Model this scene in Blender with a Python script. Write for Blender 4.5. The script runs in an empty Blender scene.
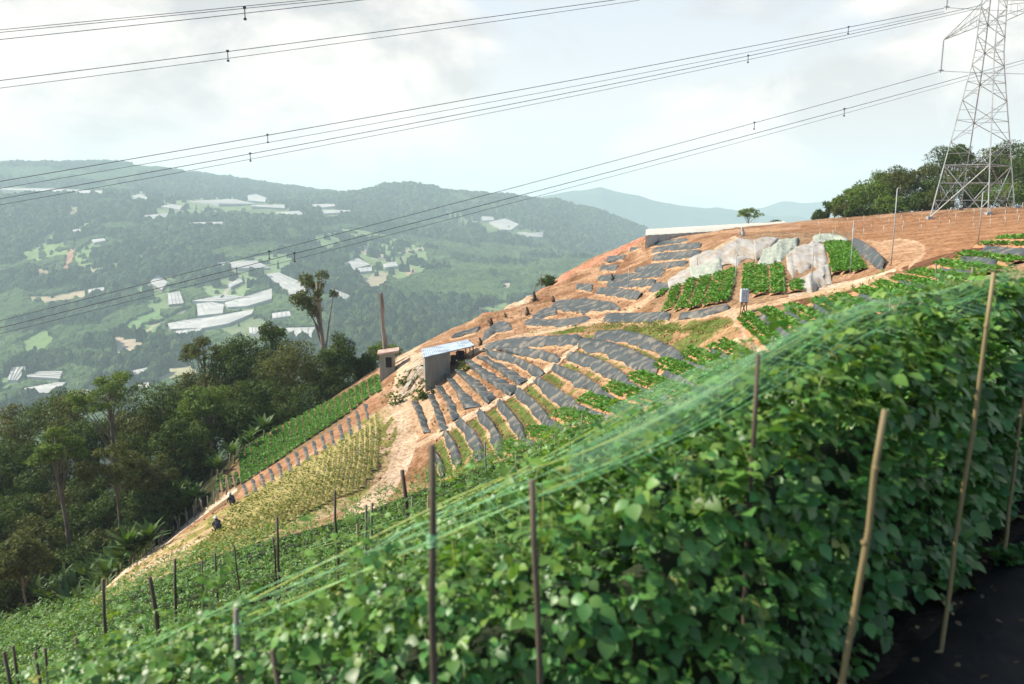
import bpy, math, random
import numpy as np
rng = np.random.default_rng(7); random.seed(7)
S = bpy.context.scene
COL = S.collection
R = math.radians
HAZE = .00019; FS = 1.6
CLOUD_LOC = (1.3, 0.4, 2.2); CLOUD_GREY = (.40, .405, .405); CLOUD_WHITE = (.64, .615, .575); VEIL = (.47, .48, .48)

# ------------------------------------------------------------------ camera
PITCH = R(10.1); FPX = 800.0; CX, CY = 512.0, 342.0
cam_d = bpy.data.cameras.new('camera'); cam = bpy.data.objects.new('camera', cam_d); COL.objects.link(cam)
cam.location = (0, 0, 0); cam.rotation_euler = (R(90) - PITCH, 0, 0)
cam_d.sensor_width = 36; cam_d.lens = FPX * 36 / 1024
cam_d.clip_start = 0.05; cam_d.clip_end = 30000
cam_d.dof.use_dof = True; cam_d.dof.focus_distance = 22; cam_d.dof.aperture_fstop = 2.2
S.camera = cam

# ------------------------------------------------------------------ light
SUN_DIR = np.array([-0.86, 0.16, 0.74]); SUN_DIR = SUN_DIR / np.linalg.norm(SUN_DIR)   # towards the sun
sun_el = math.asin(SUN_DIR[2]); sun_az = math.atan2(SUN_DIR[0], SUN_DIR[1])
sl = bpy.data.lights.new('sun', 'SUN'); sl.energy = 5.0; sl.angle = R(0.6); sl.color = (1.0, 0.92, 0.785)
so = bpy.data.objects.new('sun', sl); COL.objects.link(so)
so.rotation_euler = (R(90) - sun_el, 0, math.pi - sun_az) ; so.location = (-50, 20, 60)
from mathutils import Vector
so.rotation_euler = Vector(SUN_DIR).to_track_quat('Z', 'Y').to_euler()

W = bpy.data.worlds.new('World'); S.world = W; W.use_nodes = True
nt = W.node_tree; nt.nodes.clear()
def N(t, typ, **kw):
    n = t.nodes.new(typ)
    for k, v in kw.items():
        if k in n.inputs.keys() if isinstance(k, str) else False: n.inputs[k].default_value = v
        else: setattr(n, k, v)
    return n
out = N(nt, 'ShaderNodeOutputWorld')
sky = N(nt, 'ShaderNodeTexSky'); sky.sky_type = 'NISHITA'; sky.sun_disc = False
sky.sun_elevation = sun_el; sky.sun_rotation = sun_az % (2 * math.pi); sky.altitude = 1500; sky.dust_density = 3; sky.air_density = 1.2
bg = N(nt, 'ShaderNodeBackground'); bg.inputs['Strength'].default_value = 0.14
bgc = N(nt, 'ShaderNodeBackground')
tc = N(nt, 'ShaderNodeTexCoord')
def cloud_noise(loc, scale, zs, detail, rough, dist):
    mp = N(nt, 'ShaderNodeMapping'); mp.inputs['Location'].default_value = loc; mp.inputs['Scale'].default_value = (1, 1, zs)
    nt.links.new(tc.outputs['Generated'], mp.inputs['Vector'])
    n = N(nt, 'ShaderNodeTexNoise'); n.inputs['Scale'].default_value = scale; n.inputs['Detail'].default_value = detail
    n.inputs['Roughness'].default_value = rough; n.inputs['Distortion'].default_value = dist; nt.links.new(mp.outputs[0], n.inputs['Vector']); return n
def ramp(n, p0, c0, p1, c1):
    r = N(nt, 'ShaderNodeValToRGB'); e = r.color_ramp.elements; e[0].position = p0; e[0].color = (*c0, 1); e[1].position = p1; e[1].color = (*c1, 1)
    nt.links.new(n.outputs['Fac'], r.inputs[0]); return r
big = cloud_noise(CLOUD_LOC, 2.7, 1.9, 9, .52, .25)      # where the cumulus stands against the thin blue
body = cloud_noise((5.3, 1.1, -2.7), 5.6, 1.8, 11, .55, .25)   # light tops and grey bellies
cover = ramp(big, .385, (0, 0, 0), .47, (1, 1, 1))
tone = ramp(body, .42, CLOUD_GREY, .56, CLOUD_WHITE)
nt.links.new(tone.outputs[0], bgc.inputs['Color']); bgc.inputs['Strength'].default_value = 1.0
nt.links.new(sky.outputs[0], bg.inputs['Color'])
veil = N(nt, 'ShaderNodeBackground'); veil.inputs['Color'].default_value = (*VEIL, 1); veil.inputs['Strength'].default_value = 1.0   # thin high haze over the blue
# the cumulus bank stands over the valley; behind the hill and overhead the sky is clear blue
sepd = N(nt, 'ShaderNodeSeparateXYZ'); nt.links.new(tc.outputs['Generated'], sepd.inputs[0])
def smooth(sock, lo, hi):
    r = N(nt, 'ShaderNodeMapRange'); r.interpolation_type = 'SMOOTHSTEP'; nt.links.new(sock, r.inputs['Value']); r.inputs['From Min'].default_value = lo; r.inputs['From Max'].default_value = hi; return r.outputs[0]
def mul(a, b):
    m = N(nt, 'ShaderNodeMath', operation='MULTIPLY'); nt.links.new(a, m.inputs[0])
    if isinstance(b, float): m.inputs[1].default_value = b
    else: nt.links.new(b, m.inputs[1])
    return m.outputs[0]
bank = mul(smooth(sepd.outputs['Y'], -.15, .45), smooth(sepd.outputs['Z'], .85, .5))
m0 = N(nt, 'ShaderNodeMixShader'); nt.links.new(mul(bank, .80), m0.inputs[0]); nt.links.new(bg.outputs[0], m0.inputs[1]); nt.links.new(veil.outputs[0], m0.inputs[2])
mixs = N(nt, 'ShaderNodeMixShader'); nt.links.new(mul(cover.outputs[0], bank), mixs.inputs[0]); nt.links.new(m0.outputs[0], mixs.inputs[1]); nt.links.new(bgc.outputs[0], mixs.inputs[2])
low = N(nt, 'ShaderNodeBackground'); low.inputs['Color'].default_value = (.56, .54, .50, 1)      # bright milky air low over the horizon
m3 = N(nt, 'ShaderNodeMixShader'); nt.links.new(mul(mul(smooth(sepd.outputs['Z'], .26, .0), smooth(sepd.outputs['Y'], -.15, .45)), .55), m3.inputs[0]); nt.links.new(mixs.outputs[0], m3.inputs[1]); nt.links.new(low.outputs[0], m3.inputs[2])
nt.links.new(m3.outputs[0], out.inputs['Surface'])
S.view_settings.view_transform = 'Standard'; S.view_settings.look = 'None'; S.view_settings.gamma = 1
S.view_settings.use_curve_mapping = False; S.view_settings.exposure = 0.84
S.cycles.max_bounces = 6; S.cycles.volume_bounces = 2; S.cycles.transparent_max_bounces = 8
S.cycles.diffuse_bounces = 3; S.cycles.glossy_bounces = 2

# ------------------------------------------------------------------ helpers
CP, SP = math.cos(PITCH), math.sin(PITCH)
def unproj(u, v, Y):
    a = (np.asarray(u, float) - CX) / FPX; b = (CY - np.asarray(v, float)) / FPX
    d = CP + b * SP
    s = np.asarray(Y, float) / d
    return np.stack([a * s, np.asarray(Y, float) + 0 * s, (-SP + b * CP) * s], -1)
def proj(P):
    P = np.asarray(P, float)
    w = P[..., 1] * CP - P[..., 2] * SP
    h = P[..., 1] * SP + P[..., 2] * CP
    return CX + FPX * P[..., 0] / w, CY - FPX * h / w

def build(name, V, F, mat=None, parent=None, smooth=False):
    """V (n,3); F (m,k) array of equal-sized faces, or a list of such arrays."""
    V = np.asarray(V, np.float32)
    Fs = [np.asarray(f, np.int64) for f in (F if isinstance(F, list) else [F]) if len(f)]
    me = bpy.data.meshes.new(name)
    me.vertices.add(len(V)); me.vertices.foreach_set('co', V.ravel())
    idx = np.concatenate([f.ravel() for f in Fs]); tot = np.concatenate([np.full(len(f), f.shape[1]) for f in Fs])
    st = np.concatenate([[0], np.cumsum(tot)[:-1]])
    me.loops.add(len(idx)); me.loops.foreach_set('vertex_index', idx.astype(np.int32))
    me.polygons.add(len(tot)); me.polygons.foreach_set('loop_start', st.astype(np.int32))
    me.polygons.foreach_set('use_smooth', np.full(len(tot), bool(smooth)))
    me.update(calc_edges=True); me.validate()
    if mat: me.materials.append(mat)
    o = bpy.data.objects.new(name, me); COL.objects.link(o)
    if parent: o.parent = parent
    return o
def vcol(o, name, C):
    a = o.data.attributes.new(name, 'FLOAT_COLOR', 'POINT')
    C = np.asarray(C, np.float32)
    if C.shape[1] == 3: C = np.concatenate([C, np.ones((len(C), 1), np.float32)], 1)
    a.data.foreach_set('color', C.ravel())
class MB:
    """collects shapes for ONE mesh"""
    def __init__(s): s.V = []; s.Q = []; s.T = []; s.n = 0
    def add(s, V, Q=None, T=None):
        V = np.asarray(V, float).reshape(-1, 3)
        if Q is not None and len(Q): s.Q.append(np.asarray(Q) + s.n)
        if T is not None and len(T): s.T.append(np.asarray(T) + s.n)
        s.V.append(V); s.n += len(V)
    def tube(s, P, r, k=6, cap=True):
        P = np.asarray(P, float); n = len(P); r = np.broadcast_to(np.asarray(r, float), (n,))
        T = np.gradient(P, axis=0); T /= np.linalg.norm(T, axis=1, keepdims=True) + 1e-9
        ref = np.array([0, 0, 1.0]) if abs(T[0, 2]) < 0.9 else np.array([1.0, 0, 0])
        A = np.cross(T, ref); A /= np.linalg.norm(A, axis=1, keepdims=True) + 1e-9
        B = np.cross(T, A)
        th = np.arange(k) * 2 * np.pi / k
        V = P[:, None] + r[:, None, None] * (np.cos(th)[None, :, None] * A[:, None] + np.sin(th)[None, :, None] * B[:, None])
        V = V.reshape(-1, 3)
        i = np.arange(n - 1)[:, None] * k; j = np.arange(k)[None]; j2 = (j + 1) % k
        Q = np.stack([i + j, i + j2, i + k + j2, i + k + j], -1).reshape(-1, 4)
        T3 = None
        if cap:
            V = np.concatenate([V, P[:1], P[-1:]]); c0, c1 = n * k, n * k + 1; jj = np.arange(k)
            T3 = np.concatenate([np.stack([np.full(k, c0), (jj + 1) % k, jj], -1),
                                 np.stack([np.full(k, c1), (n - 1) * k + jj, (n - 1) * k + (jj + 1) % k], -1)])
        s.add(V, Q, T3)
    def bar(s, a, b, w):
        s.tube([a, b], w, 4)
    def box(s, c, h, rot=None):
        c = np.asarray(c, float); h = np.asarray(h, float)
        V = np.array([[x, y, z] for x in (-1, 1) for y in (-1, 1) for z in (-1, 1)], float) * h
        if rot is not None: V = V @ np.asarray(rot).T
        s.add(V + c, [[0, 1, 3, 2], [4, 6, 7, 5], [0, 4, 5, 1], [2, 3, 7, 6], [0, 2, 6, 4], [1, 5, 7, 3]])
    def build(s, name, mat, parent=None, smooth=False):
        F = []
        if s.Q: F.append(np.concatenate(s.Q))
        if s.T: F.append(np.concatenate(s.T))
        return build(name, np.concatenate(s.V), F, mat, parent, smooth)
def rotz(a):
    c, s = math.cos(a), math.sin(a); return np.array([[c, -s, 0], [s, c, 0], [0, 0, 1.0]])
def tag(o, label=None, cat=None, group=None, kind=None):
    if label: o['label'] = label
    if cat: o['category'] = cat
    if group: o['group'] = group
    if kind: o['kind'] = kind
    return o
def empty(name, loc, label, cat, group=None, rz=0):
    o = bpy.data.objects.new(name, None); COL.objects.link(o); o.location = loc; o.rotation_euler = (0, 0, rz)
    o.empty_display_size = 0.2
    return tag(o, label, cat, group)
def copy_tree(o, loc, rz=0, sc=1.0, label=None):
    c = o.copy(); COL.objects.link(c); c.location = loc; c.rotation_euler = (0, 0, rz)
    c.scale = (sc, sc, sc) if np.isscalar(sc) else sc
    if label: c['label'] = label
    for ch in list(o.children):
        d = ch.copy(); COL.objects.link(d); d.parent = c
    return c
ORD = ['first', 'second', 'third', 'fourth', 'fifth', 'sixth', 'seventh', 'eighth', 'ninth', 'tenth', 'eleventh', 'twelfth',
       'thirteenth', 'fourteenth', 'fifteenth', 'sixteenth', 'seventeenth', 'eighteenth', 'nineteenth', 'twentieth',
       'twenty-first', 'twenty-second', 'twenty-third', 'twenty-fourth', 'twenty-fifth', 'twenty-sixth', 'twenty-seventh', 'twenty-eighth', 'twenty-ninth', 'thirtieth',
       'thirty-first', 'thirty-second', 'thirty-third', 'thirty-fourth', 'thirty-fifth', 'thirty-sixth', 'thirty-seventh', 'thirty-eighth', 'thirty-ninth', 'fortieth']

# value noise for shapes (numpy)
_perm = np.random.default_rng(3).random((256, 256))
def vnoise(x, y):
    xi = np.floor(x).astype(int); yi = np.floor(y).astype(int); fx = x - xi; fy = y - yi
    fx = fx * fx * (3 - 2 * fx); fy = fy * fy * (3 - 2 * fy)
    g = lambda a, b: _perm[a & 255, b & 255]
    return (g(xi, yi) * (1 - fx) + g(xi + 1, yi) * fx) * (1 - fy) + (g(xi, yi + 1) * (1 - fx) + g(xi + 1, yi + 1) * fx) * fy
def fbm(x, y, o=4):
    s = 0; a = .5; t = 0
    for k in range(o): s = s + a * vnoise(x + 17.3 * k, y - 9.1 * k); t += a; a *= .5; x = x * 2.03; y = y * 2.03
    return s / t
def inpoly(u, v, poly):
    poly = np.asarray(poly, float); r = np.zeros(np.shape(u), bool); n = len(poly)
    for i in range(n):
        x0, y0 = poly[i]; x1, y1 = poly[(i + 1) % n]
        c = ((y0 > v) != (y1 > v)) & (u < (x1 - x0) * (v - y0) / (y1 - y0 + 1e-12) + x0)
        r ^= c
    return r
def dpoly(u, v, line):
    d = np.full(np.shape(u), 1e9)
    for (x0, y0), (x1, y1) in zip(line[:-1], line[1:]):
        L = (x1 - x0) ** 2 + (y1 - y0) ** 2 + 1e-9
        t = np.clip(((u - x0) * (x1 - x0) + (v - y0) * (y1 - y0)) / L, 0, 1)
        d = np.minimum(d, np.hypot(u - x0 - t * (x1 - x0), v - y0 - t * (y1 - y0)))
    return d
def resample(P, n):
    P = np.asarray(P, float); d = np.concatenate([[0], np.cumsum(np.linalg.norm(np.diff(P, axis=0), axis=1))])
    t = np.linspace(0, d[-1], n); return np.stack([np.interp(t, d, P[:, k]) for k in range(P.shape[1])], -1)

# ------------------------------------------------------------------ materials
def mat(name, base, rough=0.8, var=None, vscale=1.0, bump=0.0, bscale=8.0, spec=0.3, attr=None, island=0.0, detail=6, metal=0.0, transl=0.0, stretch=None, var2=None, v2scale=10., hue=0.0):
    """procedural surface: base colour broken up by noise between base and var, optional per-leaf variation"""
    m = bpy.data.materials.new(name); m.use_nodes = True; t = m.node_tree; L = t.links.new
    b = t.nodes['Principled BSDF']; b.inputs['Roughness'].default_value = rough; b.inputs['Specular IOR Level'].default_value = spec
    b.inputs['Metallic'].default_value = metal
    geo = t.nodes.new('ShaderNodeNewGeometry'); tcn = t.nodes.new('ShaderNodeTexCoord')
    vec = tcn.outputs['Object']
    if stretch:
        mpn = t.nodes.new('ShaderNodeMapping'); mpn.inputs['Scale'].default_value = stretch; L(vec, mpn.inputs['Vector']); vec = mpn.outputs[0]
    if attr:
        a = t.nodes.new('ShaderNodeAttribute'); a.attribute_name = attr; c = a.outputs['Color']
    else:
        a = t.nodes.new('ShaderNodeRGB'); a.outputs[0].default_value = (*base, 1); c = a.outputs[0]
    def mixin(c, other, fac, kind='MIX'):
        mxn = t.nodes.new('ShaderNodeMix'); mxn.data_type = 'RGBA'; mxn.blend_type = kind
        if isinstance(fac, float): mxn.inputs[0].default_value = fac
        else: L(fac, mxn.inputs[0])
        L(c, mxn.inputs[6])
        if isinstance(other, tuple): mxn.inputs[7].default_value = (*other, 1)
        else: L(other, mxn.inputs[7])
        return mxn.outputs[2]
    def noise(scale, lo, hi):
        n = t.nodes.new('ShaderNodeTexNoise'); n.inputs['Scale'].default_value = scale; n.inputs['Detail'].default_value = detail; L(vec, n.inputs['Vector'])
        r = t.nodes.new('ShaderNodeMapRange'); r.inputs['From Min'].default_value = lo; r.inputs['From Max'].default_value = hi; L(n.outputs['Fac'], r.inputs['Value'])
        return r.outputs[0], n.outputs['Fac']
    if var:
        f, _ = noise(vscale, 0.35, 0.65)
        c = mixin(c, tuple(var), f, 'MULTIPLY' if attr else 'MIX')
    if var2:
        f, _ = noise(v2scale, 0.5, 0.62); c = mixin(c, tuple(var2), f, 'MULTIPLY' if attr else 'MIX')
    if island or hue:
        hs = t.nodes.new('ShaderNodeHueSaturation'); L(c, hs.inputs['Color'])
        r = t.nodes.new('ShaderNodeMapRange'); L(geo.outputs['Random Per Island'], r.inputs['Value'])
        r.inputs['To Min'].default_value = 1 - island; r.inputs['To Max'].default_value = 1 + island; L(r.outputs[0], hs.inputs['Value'])
        m1 = t.nodes.new('ShaderNodeMath'); m1.operation = 'MULTIPLY'; m1.inputs[1].default_value = 7.31; L(geo.outputs['Random Per Island'], m1.inputs[0])
        m2 = t.nodes.new('ShaderNodeMath'); m2.operation = 'FRACT'; L(m1.outputs[0], m2.inputs[0])
        r2 = t.nodes.new('ShaderNodeMapRange'); L(m2.outputs[0], r2.inputs['Value']); r2.inputs['To Min'].default_value = .5 - hue; r2.inputs['To Max'].default_value = .5 + hue
        L(r2.outputs[0], hs.inputs['Hue']); c = hs.outputs[0]
    L(c, b.inputs['Base Color'])
    if bump:
        _, h = noise(bscale, 0, 1)
        bn = t.nodes.new('ShaderNodeBump'); bn.inputs['Strength'].default_value = 1.0; bn.inputs['Distance'].default_value = bump; L(h, bn.inputs['Height']); L(bn.outputs[0], b.inputs['Normal'])
    if transl:
        tr = t.nodes.new('ShaderNodeBsdfTranslucent'); g2 = mixin(c, (1.25, 1.15, 0.45), 1.0, 'MULTIPLY'); L(g2, tr.inputs['Color'])
        ms = t.nodes.new('ShaderNodeMixShader'); ms.inputs[0].default_value = transl
        L(b.outputs[0], ms.inputs[1]); L(tr.outputs[0], ms.inputs[2]); L(ms.outputs[0], t.nodes['Material Output'].inputs['Surface'])
    return m

M = {}
M['ground'] = mat('ground_cover', (.4, .22, .12), .95, var=(.70, .66, .60), vscale=.55, var2=(.62, .58, .50), v2scale=3.2, bump=.20, bscale=3.0, attr='col', spec=.1, detail=9)
M['plastic'] = mat('dark_plastic_film', (.042, .054, .057), .55, var=(.027, .036, .040), vscale=1.4, bump=.06, bscale=2.5, spec=.28, var2=(.14, .125, .10), v2scale=1.3)
M['soil'] = mat('tan_soil', (.42, .23, .125), .95, var=(.30, .15, .08), vscale=.8, bump=.1, bscale=3, spec=.1)
M['leaf_bean'] = mat('bean_leaf', (.060, .158, .034), .42, island=.45, hue=.022, transl=.30, spec=.38, var=(.085, .195, .045), vscale=.9)  # darker copy for the near rows, hedge shade put into the green
M['leaf_bean_far'] = mat('sunlit_tone_bean_leaf', (.092, .225, .046), .45, island=.45, hue=.022, transl=.34, spec=.3, var=(.125, .25, .06), vscale=.6)  # paler copy for the far rows, sunlight put into the green
M['plastic_pale'] = mat('dusty_grey_plastic_film', (.22, .215, .15), .7, var=(.15, .155, .10), vscale=2.5, spec=.2)
M['leaf_bean_old'] = mat('yellowed_bean_leaf', (.30, .31, .10), .6, island=.4, hue=.03, transl=.3, spec=.2, var=(.22, .26, .06), vscale=20)
M['leaf_bean_young'] = mat('young_bean_leaf', (.13, .25, .045), .45, island=.35, hue=.02, transl=.38, spec=.35)
M['stem'] = mat('bean_stem', (.16, .22, .06), .6, island=.3, transl=.0)
M['leaf_crop'] = mat('crop_leaf', (.105, .255, .035), .55, island=.35, hue=.02, transl=.3, spec=.25)
M['leaf_tree'] = mat('tree_leaf', (.056, .092, .021), .65, island=.6, hue=.03, transl=.28, spec=.12)
M['leaf_tree_olive'] = mat('olive_tree_leaf', (.084, .102, .026), .65, island=.55, hue=.03, transl=.26, spec=.12)
M['leaf_tree_bright'] = mat('bright_tree_leaf', (.105, .165, .032), .65, island=.45, hue=.03, transl=.3, spec=.12)
M['leaf_banana'] = mat('banana_leaf', (.065, .13, .03), .55, island=.4, hue=.02, transl=.3, spec=.2)
M['bark'] = mat('bark', (.20, .16, .12), .9, var=(.10, .08, .06), vscale=3, bump=.05, bscale=9, stretch=(1, 1, .25))
M['bark_dark'] = mat('dark_bark', (.07, .055, .04), .9, var=(.035, .03, .024), vscale=3)
M['bark_pale'] = mat('pale_dead_wood', (.30, .25, .20), .9, var=(.12, .09, .07), vscale=1.5, bump=.06, bscale=6, stretch=(1, 1, .2))
M['pole_dark'] = mat('dark_stake_wood', (.060, .042, .030), .85, var=(.13, .10, .07), vscale=9, bump=.004, bscale=60, stretch=(1, 1, .12))
M['pole_tan'] = mat('tan_bamboo', (.27, .21, .095), .6, var=(.15, .115, .055), vscale=7, bump=.003, bscale=50, stretch=(1, 1, .12))
M['pole_grey'] = mat('grey_stake_wood', (.26, .23, .19), .8, var=(.15, .13, .10), vscale=9, bump=.003, bscale=60, stretch=(1, 1, .12))
M['inner'] = mat('shaded_inner_growth', (.012, .020, .008), .95, var=(.02, .03, .01), vscale=12)  # near-black, the shade inside the hedge is in the colour
M['pole_moss'] = mat('mossy_stake_wood', (.13, .12, .05), .9, var=(.08, .07, .045), vscale=14, bump=.012, bscale=30)
M['net_teal'] = mat('teal_netting', (.38, .66, .48), .5, island=.25, transl=.5)
M['net_yellow'] = mat('yellow_green_twine', (.48, .56, .16), .5, island=.25, transl=.35)
M['mulch'] = mat('black_mulch_film', (.009, .0095, .010), .7, var=(.018, .017, .015), vscale=3, bump=.02, bscale=6, spec=.15)
M['tarp'] = mat('white_tarpaulin', (.34, .325, .30), .55, var=(.25, .228, .195), vscale=.6, bump=.12, bscale=2.0, spec=.3, stretch=(1.6, .5, .7), var2=(.27, .215, .155), v2scale=1.0)
M['tarp_green'] = mat('grey_green_shade_cloth', (.32, .35, .28), .7, var=(.23, .25, .20), vscale=1.2, bump=.25, bscale=1.6)
M['steel'] = mat('galvanised_steel', (.34, .35, .345), .55, var=(.24, .25, .245), vscale=1.0, metal=.2)
M['steel_dark'] = mat('darker_steel', (.16, .15, .14), .6, var=(.24, .22, .20), vscale=.8, metal=.3)  # darker grey for the rear leg and rear bracing
M['wire'] = mat('dark_cable', (.05, .055, .06), .6)
M['insul'] = mat('grey_insulator', (.30, .31, .33), .3)
M['roof_blue'] = mat('blue_grey_roof_sheet', (.38, .45, .52), .45, var=(.30, .37, .44), vscale=2.5, bump=.04, bscale=3, var2=(.20, .24, .30), v2scale=1.1)
M['wall_grey'] = mat('grey_weathered_boards', (.29, .285, .25), .85, var=(.23, .225, .18), vscale=1.8, bump=.02, bscale=8, stretch=(3, 3, .3))
M['roof_rust'] = mat('rusty_pale_roof', (.42, .33, .28), .8, var=(.30, .18, .13), vscale=1.5)
M['dark'] = mat('dark_opening', (.02, .018, .015), .9)
M['timber'] = mat('weathered_timber', (.45, .41, .34), .85, var=(.28, .24, .18), vscale=2)
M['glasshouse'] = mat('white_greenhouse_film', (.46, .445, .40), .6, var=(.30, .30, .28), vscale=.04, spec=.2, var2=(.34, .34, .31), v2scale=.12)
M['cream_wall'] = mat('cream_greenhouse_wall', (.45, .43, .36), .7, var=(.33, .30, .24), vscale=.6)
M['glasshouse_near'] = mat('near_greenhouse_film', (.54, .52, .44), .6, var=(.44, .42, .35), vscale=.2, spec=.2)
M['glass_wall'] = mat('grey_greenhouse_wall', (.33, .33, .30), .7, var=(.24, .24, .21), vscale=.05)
M['gutter'] = mat('greenhouse_gutter', (.22, .22, .21), .6)
M['canopy'] = mat('far_forest', (.05, .08, .03), .9, var=(.55, .66, .62), vscale=.010, var2=(.5, .58, .54), v2scale=.085, bump=4.0, bscale=.22, attr='col', spec=.03, detail=9)
M['hills'] = mat('hill_soil_grass', (.2, .2, .1), .95, var=(.75, .78, .72), vscale=.02, var2=(.8, .8, .78), v2scale=.12, attr='col', spec=.05)
M['mountain'] = mat('far_mountain', (.045, .075, .04), .95, var=(.06, .09, .045), vscale=.004)
M['cloth_dark'] = mat('dark_work_clothes', (.035, .035, .045), .9)
M['cloth_pale'] = mat('pale_hat_cloth', (.6, .55, .45), .8)
M['skin'] = mat('brown_skin', (.30, .17, .10), .6)
M['blue_pale'] = mat('pale_blue_plastic', (.30, .40, .47), .5, var=(.48, .53, .55), vscale=9)

def net_material():
    m = bpy.data.materials.new('see_through_net'); m.use_nodes = True; t = m.node_tree; L = t.links.new; b = t.nodes['Principled BSDF']
    b.inputs['Base Color'].default_value = (.38, .68, .50, 1); b.inputs['Roughness'].default_value = .6
    tr = t.nodes.new('ShaderNodeBsdfTransparent'); tl_ = t.nodes.new('ShaderNodeBsdfTranslucent'); tl_.inputs['Color'].default_value = (.44, .76, .54, 1)
    ms = t.nodes.new('ShaderNodeMixShader'); ms.inputs[0].default_value = .5; L(b.outputs[0], ms.inputs[1]); L(tl_.outputs[0], ms.inputs[2])
    tcn = t.nodes.new('ShaderNodeTexCoord'); mp = t.nodes.new('ShaderNodeMapping'); mp.inputs['Scale'].default_value = (.25, 9, 9); L(tcn.outputs['UV'], mp.inputs['Vector'])
    n = t.nodes.new('ShaderNodeTexNoise'); n.inputs['Scale'].default_value = 6; n.inputs['Detail'].default_value = 5; L(mp.outputs[0], n.inputs['Vector'])
    r = t.nodes.new('ShaderNodeMapRange'); r.inputs['From Min'].default_value = .40; r.inputs['From Max'].default_value = .66; r.inputs['To Min'].default_value = .02; r.inputs['To Max'].default_value = .25; L(n.outputs['Fac'], r.inputs['Value'])
    m2 = t.nodes.new('ShaderNodeMixShader'); L(r.outputs[0], m2.inputs[0]); L(tr.outputs[0], m2.inputs[1]); L(ms.outputs[0], m2.inputs[2]); L(m2.outputs[0], t.nodes['Material Output'].inputs['Surface'])
    return m
M['net_sheet'] = net_material()
M['leaf_weed'] = mat('yellow_green_weed_leaf', (.16, .22, .045), .6, island=.4, hue=.03, transl=.35, spec=.2, var=(.23, .235, .06), vscale=.8)
M['soil_pale'] = mat('pale_ridge_soil', (.33, .25, .11), .95, var=(.22, .21, .07), vscale=1.5, bump=.1, bscale=3, spec=.1)
M['clod'] = mat('earth_clod', (.30, .17, .095), .95, island=.45, hue=.01, spec=.1)
M['litter'] = mat('dead_leaf_litter', (.16, .12, .06), .9, island=.6, hue=.03, spec=.1)

# ------------------------------------------------------------------ near hillside: one height field through surveyed points
pts = []
def cp(*rows):
    for u, v, Y, *dz in rows:
        p = unproj(u, v, Y); pts.append((p[0], p[1], p[2] + (dz[0] if dz else 0)))
def cx(*rows):
    for r in rows: pts.append(r)
# beneath the camera and the first bean row
cx((0.2, .5, -2.05), (2.0, .4, -2.0), (-1.5, .6, -2.6), (-4, .8, -3.9), (5, 1.5, -1.9), (-9, 1.5, -6.0), (1.6, 2.2, -2.02), (3.2, 3.6, -2.02),
   (-2.0, 3.2, -3.65), (-1.05, 2.9, -3.05), (-.28, 2.75, -2.66), (.25, 2.75, -2.45), (.93, 2.9, -2.18), (1.4, 3.1, -2.04), (2.4, 3.9, -2.03), (3.5, 5.2, -2.0),
   (9, 9, -1.4), (6.0, 5.2, -1.7), (14, 13, -1.2), (12, 5, -1.2), (25, 15, -1.0), (25, 5, -0.5), (-14, 6, -9.2), (-5, 4.5, -5.1))
# far edge of the bean field (canopy height subtracted)
cp((0, 617, 14, -1.4), (100, 585, 14, -1.4), (200, 546, 14, -1.35), (340, 510, 14, -1.3), (480, 460, 14.5, -1.2), (600, 424, 15, -1.25), (720, 390, 16, -1.6), (850, 325, 18, -2.4), (940, 296, 20, -2.5), (1024, 264, 22, -2.5))
cp((150, 640, 7.2, -1.4), (340, 588, 7.0, -1.35), (560, 484, 7.2, -1.35), (760, 402, 8.5, -1.75), (950, 316, 9.5, -2.0))
# lower right crop rows and road bank
cp((784, 356, 30), (812, 345, 29), (742, 317, 45), (764, 311, 45), (845, 330, 30), (816, 303, 44), (880, 318, 30), (858, 292, 44), (925, 302, 31), (896, 281, 44),
   (967, 284, 33), (938, 265, 45), (1015, 264, 36), (983, 245, 47), (1024, 246, 46), (1080, 225, 50), (1080, 245, 40))
cp((1024, 236, 54), (950, 254, 52), (900, 268, 51), (860, 280, 51), (800, 300, 51), (740, 315, 52), (700, 325, 54))
# section C, B, A terraces
cp((745, 376, 32), (711, 352, 42), (723, 384, 33), (680, 362, 44), (700, 396, 34), (655, 372, 45), (668, 402, 35), (628, 384, 46), (635, 415, 36), (600, 398, 47),
   (618, 425, 37), (577, 410, 48), (583, 440, 38), (545, 426, 49), (556, 453, 39), (522, 441, 49))
cp((740, 340, 49), (690, 340, 54), (640, 330, 60), (597, 336, 63), (581, 342, 62), (556, 364, 60), (508, 396, 59), (462, 422, 58), (425, 445, 58), (640, 360, 53), (600, 376, 53), (560, 400, 53), (500, 432, 53),
   (455, 465, 52), (435, 480, 52), (540, 360, 63), (500, 370, 66), (470, 384, 66), (440, 410, 63), (415, 430, 62), (560, 338, 67), (500, 346, 72), (475, 356, 73))
# hut spur, dirt road
cp((445, 383, 72), (425, 378, 75), (470, 362, 74), (400, 372, 80), (385, 385, 80), (412, 400, 71), (405, 440, 61), (390, 470, 55), (355, 512, 47), (375, 505, 47), (405, 360, 86), (380, 372, 88))
# upper terraces
cp((450, 340, 92), (480, 335, 92), (520, 325, 90), (587, 322, 80), (640, 320, 66), (670, 318, 60), (727, 310, 56), (560, 300, 100), (590, 300, 92), (620, 307, 82), (600, 280, 102), (640, 290, 86), (652, 281, 86), (630, 260, 110), (660, 268, 92), (690, 252, 90), (650, 242, 115), (690, 240, 100),
   (480, 318, 104), (500, 310, 104), (540, 292, 110), (580, 272, 115), (610, 256, 120), (645, 236, 126), (440, 335, 100))
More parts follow.
